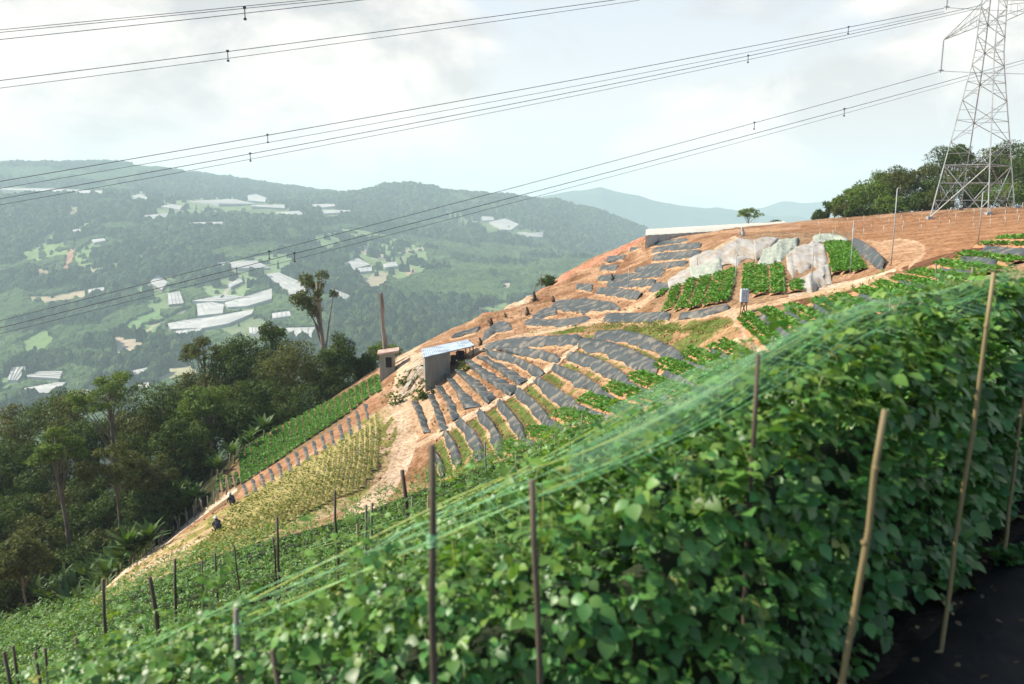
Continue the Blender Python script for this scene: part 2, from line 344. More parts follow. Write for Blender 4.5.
# upper crop bed, tarps, ploughed field
cp((675, 287, 70), (690, 280, 71), (731, 271, 70), (760, 266, 68), (795, 282, 58), (760, 296, 56), (700, 309, 58), (670, 312, 60), (720, 250, 82), (750, 238, 86), (790, 240, 82), (815, 290, 56), (833, 243, 78), (845, 274, 58), (870, 240, 76), (886, 262, 57), (905, 245, 66), (925, 240, 66), (920, 258, 56))
cp((720, 233, 100), (800, 228, 96), (880, 226, 92), (960, 226, 76), (1024, 220, 74), (1080, 215, 80), (740, 231, 112), (820, 221, 106), (900, 214, 104), (960, 211, 96), (1024, 207, 98), (1090, 204, 100), (700, 234, 116))
# beyond the crest (out of sight)
cx((40, 120, -3.5), (60, 125, -2.5), (80, 125, -2), (20, 135, -10), (60, 150, -10), (90, 150, -8), (40, 190, -45), (90, 190, -40), (0, 150, -32), (10, 190, -60), (-30, 190, -85), (30, 160, -25), (130, 120, 2), (130, 60, 2), (130, 190, -35),
   (8, 126, -12), (-4, 126, -26), (-20, 130, -45), (-25, 112, -38))
# left slope and forest floor
cp((110, 583, 52), (160, 548, 53), (210, 512, 57), (250, 482, 62), (300, 447, 70), (350, 402, 80), (375, 385, 86), (200, 548, 46), (260, 520, 47), (300, 500, 49), (330, 470, 54), (300, 470, 58), (250, 505, 54), (370, 430, 63), (350, 450, 58), (340, 430, 68),
   (222, 475, 74), (250, 445, 84), (300, 420, 88), (340, 395, 92), (370, 375, 94))
cp((100, 604, 52, -.5), (0, 640, 50, -1), (185, 524, 70, -.3), (120, 556, 66, -.5), (50, 588, 62, -.8), (-60, 640, 60), (-150, 620, 60))
cx((-30, 100, -41), (-55, 90, -42), (-80, 80, -41), (-20, 118, -46), (-40, 130, -62), (-75, 120, -70), (-120, 100, -72), (-60, 190, -110), (-120, 190, -120), (-200, 150, -130), (-110, 40, -42), (-60, 30, -28), (-60, 12, -22), (-35, 12, -17), (-200, 60, -75), (-200, 10, -60), (-120, 5, -45))
pts = np.array(pts)
def lp(x, y):
    r = np.hypot(x, y) + 1e-6
    return np.arctan2(x, y), np.log(r + 1.0)
class TPS:
    def __init__(s, xy, z, lam=2e-4):
        s.c = np.stack(lp(xy[:, 0], xy[:, 1]), -1); n = len(z)
        s.zm = 0
        K = s.k(s.c, s.c) + lam * np.eye(n)
        Pm = np.concatenate([np.ones((n, 1)), s.c], 1)
        A = np.block([[K, Pm], [Pm.T, np.zeros((3, 3))]])
        s.w = np.linalg.solve(A, np.concatenate([z, np.zeros(3)]))
    @staticmethod
    def k(a, b):
        d2 = ((a[:, None] - b[None]) ** 2).sum(-1); return 0.5 * d2 * np.log(d2 + 1e-12)
    def __call__(s, x, y):
        x = np.asarray(x, float); sh = x.shape; q = np.stack(lp(x.ravel(), np.asarray(y, float).ravel()), -1); o = np.empty(len(q))
        for i in range(0, len(q), 40000):
            qq = q[i:i + 40000]; o[i:i + 40000] = s.k(qq, s.c) @ s.w[:-3] + s.w[-3] + qq @ s.w[-2:]
        return o.reshape(sh)
_H = TPS(pts[:, :2], pts[:, 2] / (np.hypot(pts[:, 0], pts[:, 1]) + 3.0))
def H(x, y):
    x = np.asarray(x, float); y = np.asarray(y, float)
    return _H(x, y) * (np.hypot(x, y) + 3.0)
def hit(u, v, y0=19.0, y1=135.0, n=420):
    """where the sight line through (u, v) meets the hillside, searching from distance y0 on"""
    u = np.atleast_1d(np.asarray(u, float)); v = np.atleast_1d(np.asarray(v, float))
    Y = np.exp(np.linspace(np.log(y0), np.log(y1), n))
    P = unproj(u[:, None], v[:, None], Y[None])
    g = P[..., 2] - H(P[..., 0], P[..., 1])
    below = g < 0
    k = np.where(below.any(1), below.argmax(1), n - 1); k = np.maximum(k, 1); i = np.arange(len(u))
    g0 = g[i, k - 1]; g1 = g[i, k]; t = np.clip(g0 / (g0 - g1 + 1e-9), 0, 1)
    Yh = Y[k - 1] * (1 - t) + Y[k] * t
    Q = unproj(u, v, Yh); Q[:, 2] = H(Q[:, 0], Q[:, 1]); return Q
def nrm(x, y, e=.6):
    n = np.stack([-(H(x + e, y) - H(x - e, y)) / (2 * e), -(H(x, y + e) - H(x, y - e)) / (2 * e), np.ones_like(x)], -1)
    return n / np.linalg.norm(n, axis=-1, keepdims=True)

# ------------------------------------------------------------------ haze, far hills, mountains
hz = MB(); hz.box((0, 3600, -80), (5600, 4300, 300)); ho = hz.build('haze', None)
hm = bpy.data.materials.new('haze_air'); hm.use_nodes = True; ht = hm.node_tree; ht.nodes.clear()
ho_out = ht.nodes.new('ShaderNodeOutputMaterial'); pv = ht.nodes.new('ShaderNodeVolumePrincipled')
pv.inputs['Color'].default_value = (.70, .88, .955, 1); pv.inputs['Density'].default_value = HAZE; pv.inputs['Anisotropy'].default_value = 0.0
ht.links.new(pv.outputs[0], ho_out.inputs['Volume']); ho.data.materials.append(hm); ho.display_type = 'WIRE'
tag(ho, kind='stuff')

fp = []
def fcp(*rows):
    for u, v, Y in rows: fp.append(unproj(u, v, Y * FS))
fcp((20, 420, 560), (100, 400, 620), (60, 360, 720), (220, 335, 760), (200, 305, 860), (330, 300, 850), (300, 340, 720), (400, 350, 700), (480, 330, 820), (560, 300, 900), (600, 262, 1150), (500, 300, 900),
    (0, 320, 850), (0, 255, 1100), (70, 260, 1050), (70, 215, 1300), (0, 197, 1500), (110, 197, 1480), (180, 215, 1350), (260, 207, 1500), (340, 216, 1450), (200, 250, 1080), (300, 255, 1080),
    (400, 235, 1350), (400, 270, 1050), (470, 230, 1500), (510, 228, 1520), (540, 240, 1500), (500, 265, 1150), (430, 300, 900), (350, 265, 1050), (560, 260, 1250), (130, 300, 880), (150, 340, 750), (100, 370, 690))
far_ridge = [(-120, 166, 2300), (-60, 163, 2300), (0, 163, 2250), (60, 161, 2200), (110, 164, 2200), (160, 169, 2200), (210, 177, 2200), (260, 186, 2200), (310, 194, 2150), (345, 197, 2100), (362, 192, 2000), (380, 186, 1950), (395, 184, 1950), (420, 187, 1950), (460, 194, 1950), (500, 199, 1950), (550, 205, 1950), (590, 212, 2000), (615, 222, 2050), (640, 236, 2150), (680, 250, 2300), (760, 262, 2500)]
fcp(*far_ridge)
fcp((0, 185, 1750), (100, 186, 1750), (200, 196, 1750), (300, 205, 1750), (380, 208, 1700), (450, 212, 1700), (560, 225, 1700), (610, 242, 1700))
fp += [np.array(q) * FS for q in [(-500, 420, -190), (-200, 380, -195), (0, 420, -200), (150, 480, -205), (300, 600, -200), (-900, 500, -150), (-1000, 800, -100), (-1400, 1500, 20), (-1900, 2200, 110), (500, 1200, -190), (800, 2000, -180), (400, 900, -200), (600, 600, -180), (-300, 250, -190), (0, 260, -190), (200, 300, -190), (-700, 200, -170), (400, 200, -180),
       (-800, 2900, 20), (0, 2900, -60), (-1800, 3000, 20), (600, 2900, -150)]]
fp = np.array(fp)
_HF = TPS(fp[:, :2], fp[:, 2], 1e-3)
def HF0(x, y): return _HF(x, y)
def HF(x, y):
    z = HF0(x, y); d = np.hypot(x, y) / FS
    # gullies and spurs running down the slopes
    a = np.clip((d - 650) / 500, 0, 1)
    return z + a * (32 * (fbm(x / 270 + 5, y / 400, 4) - .5) + 10 * (fbm(x / 70, y / 95 + 9, 3) - .5))
def fhit(u, v, y0=480. * FS, y1=2400. * FS, n=500):
    u = np.atleast_1d(np.asarray(u, float)); v = np.atleast_1d(np.asarray(v, float))
    Y = np.exp(np.linspace(np.log(y0), np.log(y1), n)); P = unproj(u[:, None], v[:, None], Y[None])
    b = P[..., 2] < HF(P[..., 0], P[..., 1]); k = np.where(b.any(1), b.argmax(1), n - 1)
    Q = unproj(u, v, Y[k]); Q[:, 2] = HF(Q[:, 0], Q[:, 1]); return Q
fields = [  # (outline in the photograph, ground colour): farm clearings on the opposite slope
    ([(70, 205), (80, 206), (92, 228), (85, 240), (75, 222), (45, 248), (20, 262), (35, 243), (60, 225)], (.20, .23, .10)),
    ([(66, 206), (80, 208), (90, 226), (70, 224), (58, 232)], (.24, .20, .13)),
    ([(68, 248), (74, 250), (72, 272), (62, 272)], (.30, .16, .10)),
    ([(20, 252), (62, 238), (68, 256), (40, 262), (18, 262)], (.15, .20, .07)),
    ([(74, 252), (96, 240), (104, 250), (86, 262), (74, 262)], (.14, .20, .07)),
    ([(75, 262), (128, 262), (150, 246), (168, 240), (140, 264), (100, 280), (80, 274)], (.17, .21, .08)),
    ([(32, 270), (58, 264), (56, 282), (34, 281)], (.26, .21, .13)), ([(30, 298), (88, 290), (86, 300), (32, 306)], (.33, .26, .17)),
    ([(110, 294), (122, 292), (118, 300)], (.35, .26, .18)), ([(112, 336), (130, 338), (148, 344), (138, 354), (120, 362), (108, 364), (116, 350)], (.36, .28, .20)),
    ([(128, 322), (160, 308), (165, 324), (150, 344), (122, 334)], (.12, .19, .07)), ([(20, 342), (44, 328), (54, 340), (30, 362)], (.13, .19, .07)),
    ([(195, 286), (240, 270), (262, 282), (240, 300), (215, 300)], (.15, .20, .09)), ([(130, 290), (160, 276), (190, 272), (168, 290), (180, 310), (150, 310)], (.14, .19, .08)),
    ([(345, 254), (372, 238), (400, 236), (424, 250), (434, 270), (400, 280), (360, 276)], (.15, .20, .08)), ([(398, 266), (412, 268), (420, 276), (408, 276)], (.34, .24, .17)),
    ([(358, 276), (385, 272), (392, 288), (366, 292)], (.26, .22, .15)), ([(340, 230), (400, 228), (410, 234), (345, 240)], (.16, .20, .09)),
    ([(478, 308), (500, 302), (520, 306), (530, 316), (470, 322)], (.15, .20, .08)), ([(472, 305), (484, 307), (480, 312)], (.36, .27, .19)), ([(512, 296), (540, 294), (545, 306), (520, 304)], (.24, .20, .14)),
    ([(0, 408), (10, 402), (14, 420), (0, 430)], (.30, .2, .14)), ([(0, 378), (12, 376), (8, 400), (0, 404)], (.12, .2, .08)), ([(500, 284), (512, 282), (510, 290), (502, 289)], (.33, .28, .22)),
    ([(150, 372), (190, 364), (200, 376), (160, 382)], (.30, .27, .16)), ([(150, 198), (250, 196), (300, 206), (280, 216), (150, 220)], (.14, .18, .09)), ([(220, 262), (290, 252), (300, 270), (262, 276)], (.14, .19, .09)),
    ([(0, 186), (150, 192), (150, 198), (0, 194)], (.18, .19, .12)), ([(415, 205), (560, 232), (545, 242), (480, 236)], (.10, .14, .06)), ([(300, 236), (340, 232), (350, 250), (310, 250)], (.13, .18, .08)),
    ([(215, 330), (258, 318), (290, 330), (250, 342)], (.14, .17, .09)),
]
froads = [([(60, 276), (110, 270), (150, 262), (200, 250)], 1.2, (.36, .30, .22)), ([(108, 364), (130, 345), (160, 322), (190, 310)], 1.4, (.38, .31, .23)), ([(340, 230), (385, 257), (405, 252), (430, 246)], 1.2, (.38, .31, .23)),
          ([(360, 249), (372, 256), (388, 259)], 2.2, (.45, .36, .26)), ([(400, 210), (398, 240), (405, 270)], .9, (.3, .26, .2)), ([(238, 268), (228, 286), (222, 300)], 1.4, (.4, .34, .26)), ([(55, 205), (75, 225), (74, 250)], .9, (.36, .28, .2)), ([(30, 282), (90, 270), (128, 266)], 1.2, (.34, .29, .18))]
G = [([(197, 307), (212, 305), (224, 307), (223, 316), (198, 319)], 'pale grey greenhouse block at the front left of the large cluster'),
     ([(192, 304), (223, 298), (245, 299), (224, 304)], 'long thin white greenhouse along the upper left edge of the large cluster'),
     ([(225, 306), (245, 299), (272, 291), (272, 302), (247, 309), (228, 310)], 'broad white greenhouse at the right end of the large cluster'),
     ([(168, 327), (189, 323), (211, 320), (237, 315), (254, 312), (252, 317), (228, 327), (206, 331), (171, 332)], 'long curved white greenhouse just below the large cluster'),
     ([(176, 334), (203, 331), (196, 337), (174, 342)], 'small white greenhouse under the left end of the curved one'),
     ([(264, 277), (279, 275), (306, 287), (305, 297), (291, 297)], 'large grey white greenhouse left of the tall bare tree crown'),
     ([(331, 291), (353, 299), (350, 304), (334, 298)], 'small bright greenhouse strip right of the tall bare tree crown'),
     ([(286, 331), (316, 330), (311, 342), (296, 343)], 'pale greenhouse behind the trunk of the tall bare tree'),
     ([(249, 330), (262, 331), (262, 337), (250, 337)], 'small pale greenhouse peeping over the dark forest crowns'),
     ([(168, 296), (180, 294), (184, 306), (169, 308)], 'tan roofed shed with brown wall left of the large greenhouse cluster'),
     ([(150, 286), (157, 277), (168, 285), (162, 292)], 'grey terraced greenhouse above the tan roofed shed'),
     ([(12, 371), (29, 370), (18, 384), (8, 383)], 'steep white greenhouse at the left edge above the forest'),
     ([(24, 380), (39, 375), (63, 375), (60, 382)], 'striped grey greenhouse beside the steep white one at left'),
     ([(25, 392), (58, 386), (66, 386), (56, 396), (25, 399)], 'white greenhouse with rounded end at far left above the forest'),
     ([(132, 388), (149, 386), (149, 391), (133, 393)], 'small white greenhouse seen between the forest crowns'),
     ([(188, 202), (234, 201), (256, 205), (219, 207)], 'longest white greenhouse on the plateau below the far ridge'),
     ([(252, 206), (284, 207), (285, 210), (252, 209)], 'thin white greenhouse at the right end of the plateau row'),
     ([(248, 197), (256, 195), (267, 200), (265, 203), (248, 202)], 'bright white domed shed on top of the plateau'),
     ([(142, 218), (168, 215), (166, 221), (153, 221)], 'white greenhouse on the slope below the plateau'),
     ([(131, 198), (140, 196), (148, 199), (146, 201), (132, 201)], 'small white greenhouse left of the plateau'),
     ([(161, 208), (172, 206), (183, 208), (180, 211)], 'low white greenhouse between plateau and slope'),
     ([(0, 189), (50, 190), (102, 193), (102, 195), (0, 192)], 'very long white greenhouse along the left shoulder of the far hill'),
     ([(188, 225), (223, 224), (223, 226), (188, 228)], 'thin pale greenhouse strip under the plateau'),
     ([(215, 265), (256, 263), (270, 270), (237, 272)], 'tan white greenhouse above the large cluster'),
     ([(482, 218), (493, 218), (494, 222), (482, 222)], 'smallest white shed at the left end of the group on the right hand hill'),
     ([(489, 224), (505, 220), (519, 226), (511, 232), (501, 231)], 'bright white broad greenhouse on the right hand hill'),
     ([(517, 234), (543, 234), (542, 239), (529, 238)], 'low white greenhouse at the right end of the group on the right hand hill'),
     ([(345, 265), (358, 260), (370, 267), (352, 271)], 'arched white greenhouse in the clearing above the dead trunk'),
     ([(352, 271), (372, 269), (372, 273), (353, 275)], 'low grey greenhouse just under the arched one'),
     ([(68, 398), (84, 392), (96, 396), (90, 404), (70, 406)], 'pale greenhouse half hidden behind bright green tree crowns at left'),
     ([(276, 214), (300, 213), (303, 216), (278, 217)], 'low white greenhouse right of the plateau row under the ridge saddle'), ([(312, 206), (334, 205), (336, 208), (314, 209)], 'small pale greenhouse in the ridge saddle'), ([(322, 212), (350, 211), (351, 214), (324, 215)], 'thin pale greenhouse under the ridge saddle'),
     ([(92, 242), (104, 240), (106, 243), (94, 245)], 'tiny white shed among the trees right of the red earth scar'), ([(72, 232), (80, 231), (81, 233), (73, 234)], 'tiny white hut on the pale spur above the red earth scar'), ([(228, 287), (240, 281), (243, 284), (231, 290)], 'narrow white greenhouse climbing above the large cluster'),
     ([(272, 316), (290, 314), (291, 319), (273, 321)], 'small grey greenhouse right of the curved one'), ([(130, 375), (148, 371), (150, 375), (132, 379)], 'small tan roofed farm shed just above the forest crowns'), ([(383, 266), (396, 264), (398, 268), (385, 270)], 'small pale shed beside the tan patch right of the arched greenhouse'),
     ([(88, 292), (104, 290), (105, 294), (90, 296)], 'low pale shed beside the long tan terrace at left'), ([(425, 330), (436, 328), (438, 332), (427, 334)], 'small white shed far behind the hut roof')]
def fpaint(x, y, z, jit=3.0):
    u, v = proj(np.stack([x, y, z], -1))
    u = u + jit * (fbm(x / 22, y / 22, 3) - .5) * 2; v = v + jit * .6 * (fbm(x / 22 + 40, y / 22, 3) - .5) * 2
    C = np.full(x.shape + (3,), 0.); C[...] = (.06, .09, .035); k = np.zeros(x.shape, int)
    for poly, c in fields:
        w = inpoly(u, v, poly); C[w] = np.array(c) * 1.3; k[w] = 1
    for poly, lab in G:
        q = np.array(poly, float); c = q.mean(0)
        w = inpoly(u, v, q) | inpoly(u, v - 3, q) | (dpoly(u, v, np.vstack([q, q[:1]])) < 1.6); C[w] = (.15, .19, .09); k[w] = 2
    for line, wd, c in froads:
        w = dpoly(u, v, line) < wd; C[w] = c; k[w] = 1
    return C, k
def polar(az0, az1, da, r0, r1, nr):
    az = np.radians(np.arange(az0, az1 + da / 2, da)); r = np.exp(np.linspace(np.log(r0), np.log(r1), nr))
    A, Rr = np.meshgrid(az, r); n, m = A.shape
    i = np.arange(n - 1)[:, None] * m; j = np.arange(m - 1)[None]
    return Rr * np.sin(A), Rr * np.cos(A), np.stack([i + j, i + j + 1, i + m + j + 1, i + m + j], -1).reshape(-1, 4)
X, Y, F = polar(-50, 40, .16, 190, 4700, 460)
Z = HF(X, Y); C, k = fpaint(X, Y, Z)
o = build('hills', np.stack([X, Y, Z], -1).reshape(-1, 3), F, M['hills'], None, True); vcol(o, 'col', C.reshape(-1, 3)); tag(o, kind='structure')
# forest mass on those hills: crowns packed side by side (one canopy surface of domes, torn open at the clearings)
def domes(x, y, size, seed=0):
    gx = x / size; gy = y / size; ix = np.floor(gx).astype(int); iy = np.floor(gy).astype(int); best = np.full(x.shape, -1.0); bid = np.zeros(x.shape)
    for a in (-1, 0, 1):
        for b in (-1, 0, 1):
            cxx = ix + a; cyy = iy + b
            px = cxx + .15 + .7 * _perm[(cxx + seed) & 255, cyy & 255]; py = cyy + .15 + .7 * _perm[(cxx + 31 + seed) & 255, (cyy + 77) & 255]
            rr = .45 + .5 * _perm[(cxx + 91) & 255, (cyy + 13 + seed) & 255]; hh = .5 + .9 * _perm[(cxx + 7) & 255, (cyy + 201 + seed) & 255]
            d2 = ((gx - px) ** 2 + (gy - py) ** 2) / rr ** 2
            h = hh * np.sqrt(np.clip(1 - d2 * .8, 0, 1)); w = h > best; best = np.where(w, h, best); bid = np.where(w, _perm[(cxx + 55) & 255, (cyy + 66) & 255], bid)
    return best, bid
X, Y, F = polar(-36.5, 14, .075, 520 * FS, 2420 * FS, 860)
Z0 = HF(X, Y); C0, k = fpaint(X, Y, Z0)
h1, b1 = domes(X, Y, 14.0); h2, b2 = domes(X + 300, Y - 100, 8.0, 40)
dens = fbm(X / 190 + 3, Y / 190, 3)
D = np.maximum(h1 * 15, h2 * 9) * (.55 + .8 * dens) + 3.0 * (rng.random(X.shape) - .5)
bid = np.where(h1 * 15 > h2 * 9, b1, b2)
low = dens < .43   # scrub and grass instead of trees
D = np.where(low, D * .35, D)
Z = Z0 + D + 1.5
scat = (k > 0) & (fbm(X / 16, Y / 16, 2) > .70) & (k < 2)
Z = np.where((k > 0) & ~scat, Z0 - 3, Z)
Cc = np.empty(X.shape + (3,)); t = bid[..., None]
Cc[...] = (1 - t) * np.array([.018, .040, .017]) + t * np.array([.088, .125, .042])
Cc[low] = Cc[low] * .5 + np.array([.06, .09, .028])
o = build('far_forest', np.stack([X, Y, Z], -1).reshape(-1, 3), F, M['canopy'], None, False); vcol(o, 'col', Cc.reshape(-1, 3)); tag(o, kind='stuff')
# pale mountains at the back
def mountain(row, depth, back):
    P = resample(np.array([unproj(u, v, depth) for u, v in row]), 160)
    P[:, 2] += 55 * (fbm(P[:, 0] / 260, P[:, 0] * 0, 4) - .5)
    rows = []
    for t_ in np.linspace(0, 1, 14):
        q = P.copy(); q[:, 1] -= back * (t_); q[:, 2] = P[:, 2] - (P[:, 2] + 330) * t_ ** .8 + 60 * t_ * (1 - t_) * (fbm(P[:, 0] / 300, np.full(160, t_ * 4), 3) - .5); rows.append(q)
    q = P.copy(); q[:, 1] += back; q[:, 2] = -330; rows.insert(0, q)
    V = np.array(rows); n, m = V.shape[:2]; i = np.arange(n - 1)[:, None] * m; j = np.arange(m - 1)[None]
    return tag(build('mountains', V.reshape(-1, 3), np.stack([i + j, i + j + 1, i + m + j + 1, i + m + j], -1).reshape(-1, 4), M['mountain'], None, True), kind='structure')
mountain([(380, 225), (450, 212), (520, 200), (560, 192), (600, 190), (640, 197), (680, 204), (720, 207), (760, 215), (860, 222)], 5400, 700)
mountain([(680, 228), (730, 216), (765, 207), (795, 201), (815, 200), (850, 206), (890, 214), (960, 222), (1100, 226)], 6400, 600)
mountain([(200, 215), (420, 210), (540, 202), (640, 208), (760, 214), (900, 218), (1060, 214), (1200, 214)], 7300, 500)
X = np.linspace(-5500, 5500, 40); Y = np.linspace(4600, 7850, 30); X, Y = np.meshgrid(X, Y); n, m = X.shape; i = np.arange(n - 1)[:, None] * m; j = np.arange(m - 1)[None]
tag(build('plain', np.stack([X, Y, 0 * X - 330 + 20 * fbm(X / 900, Y / 900, 2)], -1).reshape(-1, 3), np.stack([i + j, i + j + 1, i + m + j + 1, i + m + j], -1).reshape(-1, 4), M['mountain'], None, True), kind='structure')

# greenhouses of the far farms: corrugated film roofs on low walls, each a building of its own
def greenhouse(poly, where, h=4.5, lab=None, mt='glasshouse', name='greenhouse', wall='glass_wall', q=None):
    poly = np.asarray(poly, float); B = fhit(poly[:, 0], poly[:, 1]) if q is None else q
    c = B.mean(0); n = len(B)
    if q is None:      # roofs lie flatter than the slope below them
        A = np.c_[B[:, :2] - c[:2], np.ones(n)]; s = np.linalg.lstsq(A, B[:, 2], rcond=None)[0]
        top = B.copy(); top[:, 2] = A @ s + h
    else: top = B.copy(); top[:, 2] += h
    e = empty(name, (c[0], c[1], c[2]), lab or where, 'greenhouse', 'white greenhouses across the valley')
    mb = MB(); V = np.concatenate([top - c, [top.mean(0) - c + [0, 0, .5]]]); mb.add(V, T=[[i, (i + 1) % n, n] for i in range(n)]); 
    # gutters: raised ridge ribs across the roof
    d = top[1] - top[0]; L = np.linalg.norm(d[:2]); k = int(max(4, min(16, L / 12)))
    mb.build('roof', M[mt], e)
    rb = MB()
    m_ = n // 2
    for i_ in range(1, k):
        t_ = i_ / k; a = top[0] * (1 - t_) + top[1] * t_; b2 = top[n - 1] * (1 - t_) + top[min(2, n - 1)] * t_
        rb.tube(np.array([a - c + [0, 0, .5], (a + b2) / 2 - c + [0, 0, .9], b2 - c + [0, 0, .5]]), .42, 4)
    rb.build('gutter', M['gutter'], e)
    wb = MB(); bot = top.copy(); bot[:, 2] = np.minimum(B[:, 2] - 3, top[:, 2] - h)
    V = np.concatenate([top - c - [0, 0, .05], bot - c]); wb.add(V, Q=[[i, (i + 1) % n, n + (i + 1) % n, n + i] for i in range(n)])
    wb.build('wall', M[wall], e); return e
for poly, lab in G:
    top_ = 'plateau' in lab or 'shoulder' in lab or 'strip under' in lab
    e = greenhouse(poly, lab, 4.5 if not top_ else 5.0, wall='bark' if 'tan roofed' in lab else 'glass_wall')
    if 'shed' in lab: e['category'] = 'shed'

# ------------------------------------------------------------------ hillside surface
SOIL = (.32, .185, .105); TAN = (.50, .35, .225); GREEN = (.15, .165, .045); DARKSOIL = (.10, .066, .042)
PALE = (.52, .385, .27); RED = (.155, .075, .04); WEED = (.30, .25, .09)
regions = [
    ([(0, 640), (100, 592), (150, 556), (212, 510), (222, 480), (268, 438), (330, 392), (375, 370), (372, 330), (0, 340)], (.045, .05, .022)),
    ([(212, 512), (222, 476), (250, 445), (300, 412), (375, 374), (385, 385), (330, 440), (250, 492)], (.20, .13, .07)),
    ([(100, 592), (160, 548), (250, 492), (330, 442), (388, 405), (398, 430), (385, 475), (340, 512), (240, 550), (100, 600)], WEED),
    ([(250, 478), (330, 432), (372, 396), (382, 402), (330, 446), (232, 502)], (.34, .185, .105)),
    ([(300, 470), (350, 440), (390, 412), (396, 432), (384, 470), (345, 500), (270, 515)], (.20, .21, .055)),
    ([(690, 236), (760, 228), (1100, 202), (1100, 232), (1024, 238), (940, 264), (905, 275), (885, 264), (905, 243), (870, 240), (830, 238), (790, 232)], (.35, .19, .10)),
    ([(870, 242), (905, 240), (925, 245), (922, 262), (900, 272), (884, 260)], (.46, .29, .175)),
    ([(425, 430), (470, 365), (500, 345), (580, 330), (640, 322), (730, 325), (748, 345), (690, 362), (545, 430), (500, 470), (430, 480), (405, 470)], SOIL),
    ([(581, 343), (556, 365), (508, 397), (462, 424), (430, 446), (425, 480), (500, 472), (545, 430), (600, 400), (660, 370), (742, 343), (730, 325), (640, 318), (590, 325)], GREEN),
    ([(520, 334), (590, 326), (650, 323), (735, 318), (745, 330), (720, 338), (640, 330), (590, 334)], GREEN),
    ([(500, 475), (545, 430), (600, 400), (660, 370), (742, 343), (735, 318), (800, 303), (900, 272), (1024, 240), (1100, 215), (1100, 275), (860, 330), (700, 400), (560, 456)], (.33, .205, .12)),
    ([(396, 356), (428, 350), (423, 372), (418, 392), (413, 412), (418, 440), (408, 470), (384, 508), (340, 524), (352, 494), (380, 470), (389, 442), (383, 420), (391, 396), (397, 370)], PALE),
    ([(385, 440), (394, 432), (388, 470), (360, 500), (340, 512), (350, 490)], (.33, .27, .10)),
    ([(410, 392), (428, 374), (440, 400), (425, 432), (410, 430)], (.46, .31, .20)),
    ([(646, 290), (700, 250), (760, 232), (850, 232), (880, 262), (800, 292), (735, 312), (660, 318)], (.30, .19, .11)),
]
lines = [  # (line in the photograph, half width in pixels, colour)
    ([(583, 341), (556, 363), (508, 396), (462, 421), (418, 445)], 2.6, PALE), ([(585, 344), (558, 366), (510, 399), (464, 424)], 1.0, RED),
    ([(741, 341), (697, 357), (656, 371), (629, 386), (600, 399), (577, 411), (544, 428), (520, 443)], 1.6, RED), ([(745, 338), (700, 353), (690, 356)], 2.6, PALE),
    ([(470, 352), (500, 343), (530, 334), (590, 322), (612, 318)], 2.8, TAN), ([(405, 356), (430, 336), (470, 318), (500, 309), (530, 300)], 2.4, PALE),
    ([(612, 318), (640, 305), (690, 270), (720, 248), (735, 238)], 2.6, TAN), ([(735, 245), (780, 300)], .1, TAN),
    ([(727, 312), (765, 306), (800, 297), (850, 287), (890, 277)], 3.0, TAN), ([(790, 305), (850, 294), (905, 278), (950, 265), (1024, 246), (1100, 225)], 2.6, RED), ([(905, 270), (950, 256), (1024, 237), (1100, 216)], 3.0, RED), ([(790, 296), (860, 280), (895, 270)], 1.5, (.55, .44, .33)), ([(884, 241), (902, 240), (916, 242), (924, 247), (924, 253), (917, 260), (909, 268)], 1.1, (.50, .335, .22)),
    ([(730, 312), (745, 330), (760, 350)], 4.0, (.46, .34, .24)), ([(100, 590), (160, 546), (210, 508), (235, 490)], 2.2, (.56, .45, .33)), ([(115, 585), (200, 540), (260, 512), (320, 487), (390, 448)], 1.6, (.52, .40, .28)), ([(640, 325), (690, 318), (735, 313)], 1.5, TAN),
    ([(655, 240), (720, 232), (800, 228)], 1.5, (.44, .27, .16)), ([(480, 316), (540, 290), (600, 260), (645, 238)], 3, (.46, .22, .14)),
]
